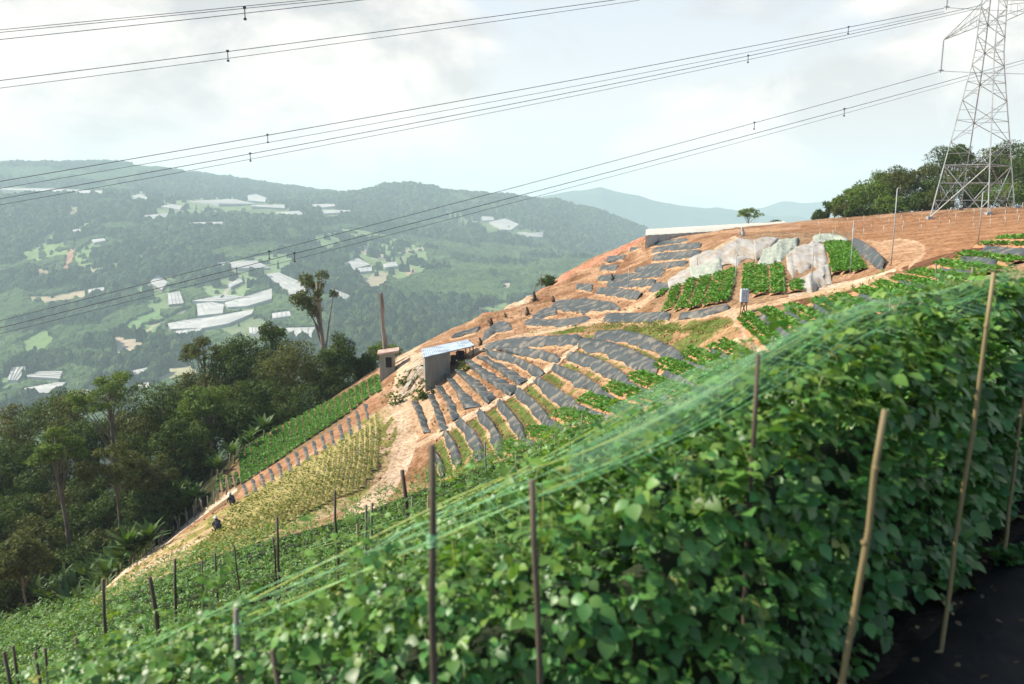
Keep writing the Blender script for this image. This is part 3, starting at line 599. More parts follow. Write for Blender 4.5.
# plastic film over the cut faces of the terraces: (upper edge, lower edge, tier description)
LA = 'between hut and pale footpath'; LB = 'on the grassy terraces right of the footpath'; LF = 'on the upper brown terraces'
films = {
 'A': [([(413, 404), (418, 414), (424, 432)], [(418, 403), (423, 414), (429, 431)]), ([(429, 397), (435, 410), (441, 430)], [(433, 396), (440, 409), (447, 427)]),
       ([(437, 389), (447, 402), (453, 420)], [(443, 388), (454, 404), (458, 417)]), ([(446, 378), (456, 391), (465, 408)], [(450, 376), (465, 394), (478, 406)]),
       ([(456, 372), (468, 383), (487, 402)], [(462, 371), (476, 381), (493, 397)]), ([(467, 364), (482, 377), (508, 394)], [(475, 363), (494, 376), (515, 389)]),
       ([(480, 359), (498, 370), (518, 384)], [(487, 358), (506, 368), (524, 380)]), ([(483, 351), (508, 355), (543, 371)], [(491, 359), (515, 364), (536, 377)]),
       ([(499, 350), (530, 350), (559, 357)], [(515, 355), (545, 360), (556, 365)]), ([(488, 346), (520, 340), (577, 337)], [(492, 350), (530, 347), (572, 346)])],
 'B': [([(597, 335), (626, 333), (650, 338), (670, 347), (688, 357)], [(594, 339), (626, 343), (647, 350), (662, 358), (673, 364)]),
       ([(581, 341), (606, 342), (629, 350), (644, 357), (660, 365)], [(579, 349), (603, 355), (626, 364), (642, 373), (655, 378)]),
       ([(571, 354), (591, 357), (612, 366), (631, 379)], [(567, 361), (590, 369), (608, 379), (622, 387)]), ([(556, 366), (577, 373), (594, 381), (606, 392)], [(551, 371), (570, 383), (587, 392), (599, 400)]),
       ([(540, 378), (559, 389), (577, 401), (583, 408)], [(533, 384), (549, 399), (564, 409), (574, 414)]), ([(521, 389), (536, 401), (550, 415), (553, 421)], [(514, 395), (529, 409), (538, 421), (543, 428)]),
       ([(502, 401), (515, 414), (525, 428), (528, 438)], [(496, 405), (505, 418), (514, 433), (519, 442)]), ([(482, 411), (496, 424), (504, 440), (506, 450)], [(476, 415), (487, 431), (494, 448), (497, 456)]),
       ([(462, 419), (475, 430), (484, 445), (485, 459)], [(456, 424), (466, 437), (473, 452), (476, 464)]), ([(448, 431), (457, 444), (463, 462)], [(443, 436), (450, 452), (455, 469)]),
       ([(437, 452), (443, 462), (446, 474)], [(432, 456), (438, 467), (441, 479)])],
 'C': [([(714, 351), (730, 358), (747, 371)], [(708, 354), (724, 363), (740, 377)]), ([(684, 361), (704, 369), (727, 380)], [(677, 365), (697, 374), (720, 386)]), ([(668, 372), (684, 380), (705, 391)], [(660, 376), (677, 385), (698, 399)]),
       ([(630, 383), (648, 391), (670, 398)], [(622, 388), (640, 396), (662, 405)]), ([(608, 393), (622, 402), (640, 411)], [(600, 398), (614, 408), (630, 418)]), ([(581, 406), (600, 414), (624, 421)], [(574, 411), (592, 420), (614, 429)]),
       ([(552, 421), (570, 429), (588, 436)], [(544, 427), (562, 436), (580, 444)]), ([(525, 440), (542, 445), (560, 449)], [(518, 445), (534, 451), (552, 456)])],
 'D': [([(764, 315), (784, 331), (805, 349)], [(757, 318), (775, 334), (796, 353)]), ([(788, 313), (808, 324), (828, 337)], [(781, 316), (800, 328), (818, 342)]), ([(816, 307), (832, 316), (850, 326)], [(810, 310), (825, 319), (841, 331)]),
       ([(835, 300), (855, 308), (876, 317)], [(829, 303), (847, 311), (866, 321)]), ([(861, 297), (875, 302), (892, 308)], [(855, 300), (868, 306), (883, 313)]), ([(901, 284), (914, 287), (930, 291)], [(895, 287), (907, 291), (922, 296)]),
       ([(941, 272), (957, 274), (978, 276)], [(935, 275), (950, 278), (970, 280)]), ([(962, 260), (980, 261), (1000, 263)], [(956, 263), (973, 265), (993, 267)]), ([(985, 250), (1005, 251), (1030, 253)], [(979, 253), (998, 255), (1022, 257)])],
 'F': [([(648, 244), (665, 241), (686, 239)], [(648, 247), (665, 245), (686, 243)]), ([(656, 248), (676, 245), (700, 243)], [(653, 254), (676, 251), (698, 249)]), ([(657, 254), (677, 252), (700, 250)], [(653, 262), (675, 260), (697, 258)]),
       ([(638, 268), (655, 264), (686, 261)], [(634, 273), (655, 271), (683, 267)]), ([(601, 276), (628, 274), (664, 269)], [(599, 282), (628, 281), (659, 277)]), ([(610, 281), (630, 281), (655, 279)], [(608, 288), (630, 288), (651, 287)]),
       ([(600, 288), (620, 288), (642, 291)], [(597, 294), (618, 297), (634, 301)]), ([(578, 284), (592, 284)], [(577, 290), (591, 292)]), ([(560, 300), (587, 297), (612, 303)], [(551, 310), (585, 314), (620, 310)]),
       ([(603, 266), (618, 265)], [(600, 272), (615, 271)]), ([(632, 248), (643, 248)], [(630, 252), (641, 252)]), ([(609, 257), (626, 255)], [(607, 262), (622, 261)]), ([(529, 320), (560, 320), (588, 317)], [(527, 326), (560, 328), (586, 324)]),
       ([(457, 334), (480, 327)], [(451, 339), (475, 333)]), ([(486, 331), (498, 321), (508, 322)], [(482, 343), (496, 333), (512, 331)]), ([(609, 314), (640, 313), (669, 313)], [(606, 323), (640, 324), (667, 322)]), ([(682, 315), (700, 312), (728, 306)], [(680, 320), (702, 318), (726, 311)]),
       ([(534, 316), (545, 308), (556, 306)], [(532, 322), (545, 318), (556, 316)]), ([(662, 281), (668, 284)], [(646, 294), (668, 292)])]}
slope_slits = [((441, 240), (445, 320)), ((482, 190), (487, 300)), ((530, 190), (536, 270)), ((578, 170), (588, 240)), ((390, 310), (395, 360)), ((345, 340), (348, 385)), ((502, 320), (512, 380)), ((442, 362), (450, 402)), ((608, 262), (598, 300)), ((470, 340), (478, 372)), ((556, 285), (552, 325))]
z6 = lambda x, y: (180 + x / 3.11, 380 + y / 3.11)

az = np.radians(np.concatenate([np.arange(-130, -37, 1.5), np.arange(-36.5, 36.51, .1), np.arange(38, 131, 1.5)]))
r = np.concatenate([np.exp(np.linspace(np.log(.4), np.log(20), 110))[:-1], np.exp(np.linspace(np.log(20), np.log(200), 560))])
A, Rr = np.meshgrid(az, r); X = Rr * np.sin(A); Y = Rr * np.cos(A); Z = H(X, Y)
u, v = proj(np.stack([X, np.maximum(Y, .2), Z], -1))
ju = 2.2 * (fbm(X * .9, Y * .9, 3) - .5); jv = 2.2 * (fbm(X * .9 + 50, Y * .9, 3) - .5)
uu = u + ju; vv = v + jv
C = np.empty(X.shape + (3,)); C[...] = SOIL
for poly, c in regions: C[inpoly(uu, vv, poly)] = c
gm = (np.abs(C - np.array(GREEN)).sum(-1) < 1e-6)
gn = fbm(X * .45 + 7, Y * .45, 4)
C[gm & (gn > .56)] = (.36, .225, .12); C[gm & (gn < .40)] = (.10, .135, .03)
sm = (np.abs(C - np.array(SOIL)).sum(-1) < 1e-6); C[sm & (gn > .60)] = (.40, .245, .145); C[sm & (gn < .38)] = (.23, .118, .062)
# rows of weeds down the pale left slope
stripe = np.sin((uu * .80 + vv * .42) * .62 + 3 * (fbm(X / 4, Y / 4, 2) - .5))
wl = inpoly(uu, vv, regions[2][0]) & (stripe > .25); C[wl] = C[wl] * .0 + np.array([.20, .20, .055])
wl = inpoly(uu, vv, regions[2][0]) & (fbm(X * .7, Y * .7, 3) > .60); C[wl] = np.array([.42, .31, .18])
# ploughed furrows
wl = inpoly(uu, vv, regions[5][0]); fur = np.sin((vv + uu * .085) * 1.9) > .1; C[wl & fur] = C[wl & fur] * np.array([.86, .80, .76])
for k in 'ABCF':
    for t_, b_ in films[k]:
        if k in 'AB': C[dpoly(u, v + .3 * jv, [(p[0] + .3, p[1] - .9) for p in t_]) < .9] = (.17, .095, .05)  # shadow line above each sheet, painted into the ground colour
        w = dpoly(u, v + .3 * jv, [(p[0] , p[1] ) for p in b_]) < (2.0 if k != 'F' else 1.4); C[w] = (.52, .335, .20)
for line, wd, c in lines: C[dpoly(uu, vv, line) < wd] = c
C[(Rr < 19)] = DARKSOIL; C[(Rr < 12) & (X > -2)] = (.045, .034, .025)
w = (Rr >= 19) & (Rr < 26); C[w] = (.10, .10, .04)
n, m = X.shape; i = np.arange(n - 1)[:, None] * m; j = np.arange(m - 1)[None]
ridge = np.clip(1 - dpoly(u, v, [(478, 320), (540, 292), (600, 262), (645, 240)]) / 14, 0, 1) * (Rr > 60)
Zr = Z + ridge * 1.5 * (fbm(X * .55, Y * .55, 3) - .42) + np.where(Rr > 22, .16 * (fbm(X * .8, Y * .8, 3) - .5) + .08 * (fbm(X * 2.6, Y * 2.6, 2) - .5), 0)
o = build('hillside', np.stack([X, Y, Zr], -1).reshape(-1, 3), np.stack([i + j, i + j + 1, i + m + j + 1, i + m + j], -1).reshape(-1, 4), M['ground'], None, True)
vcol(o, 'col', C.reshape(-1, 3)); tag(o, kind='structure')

# ------------------------------------------------------------------ plastic films and crop rows
def film(top, bot, label, group, name='plastic_sheet', mt='plastic', bulge=.28, cat='plastic sheet', n=26, m=7, y0=19., lift=.1, rag=.10, grow=1.0, stretch=0.):
    def ext(p):
        p = np.asarray(p, float); p = p.copy(); d0 = p[0] - p[1]; d1 = p[-1] - p[-2]; p[0] += d0 * stretch; p[-1] += d1 * stretch; return p
    tp, bp = resample(ext(top), n), resample(ext(bot), n); md = (tp + bp) / 2
    T = hit(*(md + (tp - md) * grow).T, y0=y0); B = hit(*(md + (bp - md) * grow).T, y0=y0)
    t = np.linspace(0, 1, m)[:, None, None]
    P = T[None] * (1 - t) + B[None] * t
    s_ = np.linspace(0, 1, n)[None]
    seed = rng.random() * 90
    P[..., 2] = np.maximum(H(P[..., 0], P[..., 1]), P[..., 2])
    nn = nrm(P[..., 0], P[..., 1])
    prof = np.interp(np.linspace(0, 1, m), [0, .16, .35, 1], [0, 1, .86, .12])[:, None] * bulge + .05
    ln = np.linalg.norm(T[0] - T[-1])
    prof = prof + rag * (fbm(s_ * ln * .9 + seed, t[..., 0] * 1.7, 3) - .5) * 1.0 + .03 * (fbm(s_ * ln * 3 + seed, t[..., 0] * .8, 2) - .5)
    prof[0] = -.2; prof[-1] = np.minimum(prof[-1], .02); prof[:, 0] *= .35; prof[:, -1] *= .35
    P = P + nn * prof[..., None]
    # uneven hem
    d = (B - T)[None] * ((fbm(s_ * ln * .8 + seed + 9, 0 * s_, 3) - .5) * .5)[..., None] * np.where(t > .5, 1, -.6); P = P + d * (np.abs(t - .5) * 2) ** 2
    i = np.arange(m - 1)[:, None] * n; j = np.arange(n - 1)[None]
    c = P.reshape(-1, 3).mean(0)
    o = build(name, P.reshape(-1, 3) - c, np.stack([i + j, i + n + j, i + n + j + 1, i + j + 1], -1).reshape(-1, 4), M[mt], None, True)
    o.location = c; return tag(o, label, cat, group)
def seq(i, n): return ORD[i] if i < n - 1 else 'last'
info = {'A': ('grey plastic sheet, {} down the brown earth terraces from hut toward footpath bottom up', 'plastic sheets on the brown terraces'),
        'B': ('dark grey plastic sheet, {} from the top on the grassy terraces right of the footpath', 'plastic sheets on the grassy terraces'),
        'C': ('grey plastic strip, {} from the top beside the leafy rows under the red ditch', 'plastic strips between the lower leafy rows'),
        'D': ('grey plastic strip, {} from the left between crop rows below the red road bank', 'plastic strips between the right hand crop rows'),
        'F': ('{}', 'plastic sheets on the upper terraces')}
Fn = ['thin grey sheet, topmost on upper terraces just under the long greenhouse', 'long dark sheet, second under the greenhouse', 'deep dark sheet with white tear, third under the greenhouse', 'dark sheet, fourth under the greenhouse beside the diagonal path',
      'long grey sheet, fifth under the greenhouse', 'dark sheet, sixth under the greenhouse', 'broad grey sheet just left of the leafy upper crop bed', 'short dark sheet at left of the seventh upper terrace', 'largest crumpled dark sheet in the middle of the upper terraces',
      'short dark sheet high on the left ridge', 'smallest dark sheet on the ridge left of the greenhouse', 'short sheet halfway up the left ridge', 'long dark sheet low on the upper terraces above the pale track', 'dark sheet closest behind the blue roofed hut', 'crumpled dark sheet right of the hut behind the pale track',
      'wide flat dark sheet below the left end of the upper crop bed', 'dark edging sheet below the upper crop bed near the pale blue box', 'crumpled small sheet left of the largest one', 'dark wedge shaped sheet between diagonal path and pale tarpaulin']
for k in 'ABCDF':
    for i_, (t_, b_) in enumerate(films[k]):
        lab = Fn[i_] if k == 'F' else info[k][0].format(ORD[i_])
        if k == 'A': lab = 'grey sheet on brown terraces right of hut, ' + ORD[i_] + ' counted from the dirt road'
        film(t_, b_, lab, info[k][1], bulge=.34 if k in 'AB' else (.22 if k in 'CD' else .22), rag=.07 if k != 'F' else .04, stretch={'A': .11, 'B': .05, 'F': .08}.get(k, 0.), grow=(1.4 if i_ < 7 else 1.0) if k == 'A' else {'B': .98, 'F': .86}.get(k, 1.0), y0=19. if k not in 'F' else 45.)
SLITS_LATER = True
# the big cut film beside the ploughed field
film([(851, 241), (864, 246), (876, 255), (886, 264)], [(855, 250), (866, 260), (876, 268), (882, 271)], 'smooth dark grey sheet over the cut bank beside the ploughed field', 'plastic sheets on the upper terraces', bulge=.5, y0=40., rag=.05)

# leaf tufts: many small folded leaves merged into one foliage mesh
def leaf_template(L=1., Wd=.5, fold=.25, droop=.25, seg=3):
    V = []; t = np.linspace(0, 1, seg + 1)
    wd = Wd * np.sin(np.pi * np.clip(t, .04, 1) ** .75) * .5; wd[0] = .04 * Wd; wd[-1] = .0
    for k in range(seg + 1):
        z = -droop * t[k] ** 2
        V += [[-wd[k], t[k] * L, z + fold * wd[k]], [0, t[k] * L, z], [wd[k], t[k] * L, z + fold * wd[k]]]
    F = []
    for k in range(seg): 
        a = 3 * k; F += [[a, a + 1, a + 4, a + 3], [a + 1, a + 2, a + 5, a + 4]]
    return np.array(V), np.array(F)
def frames(d, up):
    """rotation matrices taking leaf y axis to d and leaf z towards up"""
    d = d / np.linalg.norm(d, axis=-1, keepdims=True); x = np.cross(d, up); x /= np.linalg.norm(x, axis=-1, keepdims=True) + 1e-9
    z = np.cross(x, d); return np.stack([x, d, z], -1)
def scatter(tv, tf, pos, rot, sc):
    sc = np.asarray(sc)
    V = np.einsum('nij,kj->nki', rot, tv) * sc[:, None, None] + pos[:, None]
    F = tf[None] + (np.arange(len(pos)) * len(tv))[:, None, None]
    return V.reshape(-1, 3), F.reshape(-1, tf.shape[1])
def tufts(centers, size, nl, g, el=(15, 70)):
    """plants: nl leaves radiating from every centre"""
    n = len(centers); P = np.repeat(centers, nl, 0); s = np.repeat(size * (.7 + .6 * g.random(n)), nl) * (.7 + .5 * g.random(n * nl))
    a = g.random(n * nl) * 2 * np.pi; e = np.radians(el[0] + (el[1] - el[0]) * g.random(n * nl))
    d = np.stack([np.cos(a) * np.cos(e), np.sin(a) * np.cos(e), np.sin(e)], -1)
    up = np.stack([-.3 * d[:, 0], -.3 * d[:, 1], np.ones(len(d))], -1) + .35 * g.normal(size=d.shape)
    return P + d * .12 * s[:, None], frames(d, up), s
LT3 = leaf_template(1, .75, .3, .35, 2)
def crop_row(path, w, label, group, y0=19., leaf=.17, gap=.34, lines_=3, hump=.16, mt='leaf_crop', name='crop_row', nl=9, cat='crop row', pathxyz=None, soil='soil'):
    P = hit(*resample(path, 24).T, y0=y0) if pathxyz is None else resample(pathxyz, 24)
    c = P.mean(0)
    d = np.gradient(P[:, :2], axis=0); d /= np.linalg.norm(d, axis=1, keepdims=True); q = np.stack([-d[:, 1], d[:, 0]], -1)
    e = empty(name, c, label, cat, group)
    cr = np.linspace(-.5, .5, 7); V = []
    for k in cr:
        xy = P[:, :2] + q * k * w; z = H(xy[:, 0], xy[:, 1]) + hump * (1 - (2 * abs(k)) ** 2) * 1.2 - .05 + .05 * rng.random(len(P)); V.append(np.c_[xy, z])
    V = np.array(V) - c; n = len(P); i = np.arange(6)[:, None] * n; j = np.arange(n - 1)[None]
    build('ridge', V.reshape(-1, 3), np.stack([i + j, i + j + 1, i + n + j + 1, i + n + j], -1).reshape(-1, 4), M[soil], e, True)
    L = np.linalg.norm(np.diff(P, axis=0), axis=1).sum(); k = max(2, int(L / gap)); cs = []
    for l in range(lines_):
        s = (np.arange(k) + .5 + .35 * (rng.random(k) - .5)) / k * (n - 1); o_ = (l + .5) / lines_ - .5
        keep = rng.random(k) > .05; s = s[keep]
        xy = np.stack([np.interp(s, np.arange(n), P[:, 0]), np.interp(s, np.arange(n), P[:, 1])], -1); qq = np.stack([np.interp(s, np.arange(n), q[:, 0]), np.interp(s, np.arange(n), q[:, 1])], -1)
        oo = o_ * .82 + .10 * (rng.random(len(s)) - .5)
        xy = xy + qq * (oo * w)[:, None]; cs.append(np.c_[xy, H(xy[:, 0], xy[:, 1]) + hump * (1 - (2 * np.abs(oo)) ** 2) + .03])
    cs = np.concatenate(cs) - c
    p, rt, s = tufts(cs, leaf, nl, rng)
    V, F = scatter(*LT3, p, rt, s); build('foliage', V, F, M[mt], e); return e
gC = 'leafy rows under the red ditch'
Crow = [[(716, 346), (735, 356), (754, 369)], [(686, 354), (710, 365), (738, 377)], [(659, 364), (686, 375), (714, 387)], [(632, 377), (656, 386), (685, 396)], [(608, 388), (630, 396), (656, 404)], [(582, 399), (606, 407), (634, 415)], [(557, 414), (576, 420), (598, 426)], [(528, 431), (540, 435), (555, 438)], [(505, 446), (512, 450), (522, 454)]]
for i_, p_ in enumerate(Crow): crop_row(p_, 1.1, 'bright green leafy row, %s from the top among rows along the red ditch' % ORD[i_], gC, leaf=.22, lines_=4, nl=10)
gD = 'leafy rows below the road bank'
Drow = [[(742, 317), (762, 336), (786, 357)], [(765, 312), (788, 328), (815, 346)], [(790, 308), (814, 322), (840, 337)], [(816, 303), (838, 315), (862, 327)], [(836, 299), (858, 309), (882, 318)], [(858, 292), (880, 299), (905, 307)], [(877, 286), (902, 294), (926, 301)], [(896, 280), (914, 285), (934, 292)],
        [(914, 274), (940, 279), (969, 284)], [(938, 265), (965, 270), (992, 275)], [(962, 256), (988, 260), (1017, 265)], [(980, 246), (1004, 246), (1032, 248)], [(1000, 240), (1020, 240), (1040, 240)]]
for i_, p_ in enumerate(Drow): crop_row(p_, .95, 'dense green crop row below the red road bank, %s from the left' % ORD[i_], gD, leaf=.205, lines_=3, nl=10)
gE = 'leafy rows of the upper crop bed'
Erow = [([(658, 298), (664, 291)], 1.1), ([(667, 312), (672, 299), (677, 287)], 1.1), ([(680, 311), (686, 296), (691, 281)], 1.1), ([(694, 309), (700, 293), (705, 278)], 1.1), ([(709, 306), (714, 290), (720, 274)], 1.1), ([(721, 304), (727, 288), (732, 271)], 1.1), ([(747, 294), (748, 280), (749, 266)], 1.15), ([(760, 296), (761, 281), (761, 267)], 1.15), ([(778, 295), (777, 280), (776, 266)], 1.25), ([(796, 293), (795, 283)], 1.2)]
for i_, (p_, w_) in enumerate(Erow): crop_row(p_, w_ * (.8 if i_ in (0, ) else .95), 'lush green crop row below the pale tarpaulins, %s from the left' % ORD[i_], gE, y0=40., leaf=.24, gap=.32, lines_=3, nl=10)
for i_, (p_, w_) in enumerate([([(828, 244), (834, 258), (838, 274)], .95), ([(836, 243), (843, 258), (848, 273)], .95), ([(844, 243), (852, 258), (860, 272)], .9)]):
    crop_row(p_, w_, 'green row of the small steep bed beside the dark cut bank, %s from the left' % ORD[i_], 'rows of the small steep bed', y0=40., leaf=.24)
gG = 'staked green columns on the lower left slope'
for k in range(22):
    x = 190 + k * 20; yt = np.interp(x, [185, 300, 400, 500, 620], [228, 152, 101, 50, -16]); yb = np.interp(x, [185, 215, 300, 400, 500, 600], [325, 305, 250, 180, 115, 40])
    crop_row([z6(x, yt), z6(x + 4, (yt + yb) / 2), z6(x + 10, yb)], .54, 'green crop column above the red earth band on the left slope, %s from the left' % ORD[k], gG, leaf=.20, gap=.25, lines_=2, nl=9, hump=.12, soil='mulch')
for k in range(5):
    x = 112 + k * 20
    crop_row([z6(x, 312 - k * 6), z6(x + 8, 352 - k * 9)], .42, 'short dark green column at the foot of the left slope, %s from the left' % ORD[k], 'short columns at the slope foot', leaf=.20, gap=.26, lines_=1, hump=.12, soil='mulch')
for k in range(15):
    x = 190 + k * 27; yt = np.interp(x, [160, 220, 300, 400, 500, 590], [345, 308, 258, 193, 128, 58]); yb = np.interp(x, [160, 300, 400, 500, 545, 620], [370, 292, 228, 172, 142, 62])
    film([z6(x, yt), z6(x + 11, yb + 9)], [z6(x + 14, yt), z6(x + 24, yb + 9)], 'dark plastic column on the red earth band of the left slope, %s from the left' % ORD[k], 'plastic columns on the red earth band', bulge=.12, n=12, m=4)

# low weedy rows running down the pale slope, with dusty film left between some of them
gW = 'weedy rows of the pale left slope'
nW = 30
for k in range(nW):
    t_ = k / (nW - 1); xt = 165 + 445 * t_; yt = np.interp(xt, [165, 300, 400, 500, 560, 620], [405, 322, 255, 200, 165, 95])
    xb = -5 + 610 * t_ ** .92; yb = np.interp(xb, [-5, 100, 250, 330, 480, 560, 620], [590, 565, 505, 448, 372, 345, 262])
    if yb < yt + 15: continue
    P_ = [z6(xt, yt), z6(xt * .6 + xb * .4 + 6, yt * .6 + yb * .4), z6(xb, yb)]
    crop_row(P_, .55, 'low yellowish weedy row running down the pale left slope, %s from the left' % ORD[k], gW, y0=40., leaf=.15, gap=.42, lines_=1, hump=.10, mt='leaf_weed', nl=8, soil='soil_pale')
    if k % 3 == 1 and k > 9:
        f0 = .12 + .3 * rng.random(); f1 = f0 + .28; dx = (445 / nW) * .5
        q0 = (xt + (xb - xt) * f0 + dx, yt + (yb - yt) * f0 - 5); q1 = (xt + (xb - xt) * f1 + dx, yt + (yb - yt) * f1 - 5)
        film([z6(*q0), z6(*q1)], [z6(q0[0] + 9, q0[1] - 5), z6(q1[0] + 9, q1[1] - 5)], 'dusty grey film strip between weedy rows of the left slope, %s from the left' % ORD[(k - 10) // 3], 'film strips between the weedy rows', mt='plastic_pale', bulge=.02, n=14, m=4, rag=.06, y0=40.)

# clods, stones and stray grass on the bare earth (too many to count)
def sprinkle(polys, n, y0):
    out = []
    for poly in polys:
        q = np.array(poly, float); lo, hi = q.min(0), q.max(0); a = lo + (hi - lo) * rng.random((n * 2, 2)); a = a[inpoly(a[:, 0], a[:, 1], q)][:n]; out.append(hit(a[:, 0], a[:, 1], y0=y0, n=260))
    return np.concatenate(out)
zones = [[(425, 430), (450, 385), (500, 345), (640, 322), (730, 325), (690, 362), (545, 430), (450, 478)], [(470, 330), (540, 296), (640, 245), (700, 240), (650, 310), (520, 345)], [(740, 318), (880, 278), (1024, 240), (1024, 262), (880, 310), (770, 345)], [(100, 588), (210, 512), (330, 445), (395, 420), (380, 480), (240, 550)]]
P = sprinkle(zones, 1500, 24.)
ov = np.array([[1, 0, 0], [-1, 0, 0], [0, 1, 0], [0, -1, 0], [0, 0, .8], [0, 0, -.5]], float); of = np.array([[0, 2, 4], [2, 1, 4], [1, 3, 4], [3, 0, 4], [2, 0, 5], [1, 2, 5], [3, 1, 5], [0, 3, 5]])
n = len(P); V = ov[None] * (.6 + .8 * rng.random((n, 6, 1))); a = rng.random(n) * 6.3; ca, sa = np.cos(a)[:, None], np.sin(a)[:, None]
V = np.stack([V[..., 0] * ca - V[..., 1] * sa, V[..., 0] * sa + V[..., 1] * ca, V[..., 2]], -1) * (.035 + .13 * rng.random(n) ** 3)[:, None, None] + P[:, None] + [0, 0, .02]
tag(build('earth_clods', V.reshape(-1, 3), (of[None] + 6 * np.arange(n)[:, None, None]).reshape(-1, 3), M['clod']), kind='stuff')
P = sprinkle(zones + [[(520, 334), (590, 324), (735, 318), (742, 335), (640, 332)]] * 2 + [zones[3]], 700, 24.); P = P[fbm(P[:, 0] * .5, P[:, 1] * .5, 3) > .44]
p, rt, s_ = tufts(P, .16, 6, rng, (35, 85)); V, F = scatter(*leaf_template(1, .22, .1, .3, 2), p, rt, s_)
tag(build('stray_grass', V, F, M['leaf_weed']), kind='stuff')

# ------------------------------------------------------------------ the bean field: trellised rows, nets, stakes
def row_y(x, k):
    f = k / 10.0; sR = 1.15 * (1 - f) + .50 * f; sL = -.40 * (1 - f) + .04 * f; x0 = .8 * (1 - f)
    return 2.75 + 1.20 * k + .34 / (1 + np.exp(-(x - .9) * 4)) + (sR - sL) / 2 * (np.sqrt((x - x0) ** 2 + 1) - 1) + (sR + sL) / 2 * (x - x0)
def bean_leaf():
    V = []; F = []; o_ = 0
    tv, tf = leaf_template(1, .84, .14, .24, 5)
    for a, s_ in ((0, 1.0), (1.25, .86), (-1.25, .86)):
        c, s = math.cos(a), math.sin(a); Rm = np.array([[c, -s, 0], [s, c, 0], [0, 0, 1]])
        v_ = (tv * s_ + [0, .12, 0]) @ Rm.T + np.array([0, .55 if a == 0 else .35, 0]); V.append(v_); F.append(tf + o_); o_ += len(tv)
    return np.concatenate(V), np.concatenate(F)
BL = bean_leaf(); BL[0][:, 1] -= .2
_b2 = leaf_template(1, .80, .2, .25, 2)
def bean_leaf_low():
    V = []; F = []; o_ = 0
    for a, s_ in ((0, 1.0), (1.25, .86), (-1.25, .86)):
        c, s = math.cos(a), math.sin(a); Rm = np.array([[c, -s, 0], [s, c, 0], [0, 0, 1]])
        V.append((_b2[0] * s_ + [0, .12, 0]) @ Rm.T + np.array([0, .35 if a == 0 else .15, 0])); F.append(_b2[1] + o_); o_ += len(_b2[0])
    return np.concatenate(V), np.concatenate(F)
BLL = bean_leaf_low(); T0 = leaf_template(1, .8, .15, .25, 3)
rowspec = []
for k in range(11):
    x0 = {0: -3.4, 1: -4.6}.get(k, -(2.75 + 1.2 * k) * .72 - 2.2); x1 = 6.5 + k * 1.1
    rowspec.append((k, x0, x1))
place = ['closest to the camera', 'second from the camera', 'third from the camera', 'fourth from the camera', 'fifth from the camera', 'sixth from the camera', 'seventh from the camera', 'eighth from the camera',
         'ninth from the camera', 'tenth from the camera', 'farthest from the camera at the field edge']
HH = 1.42
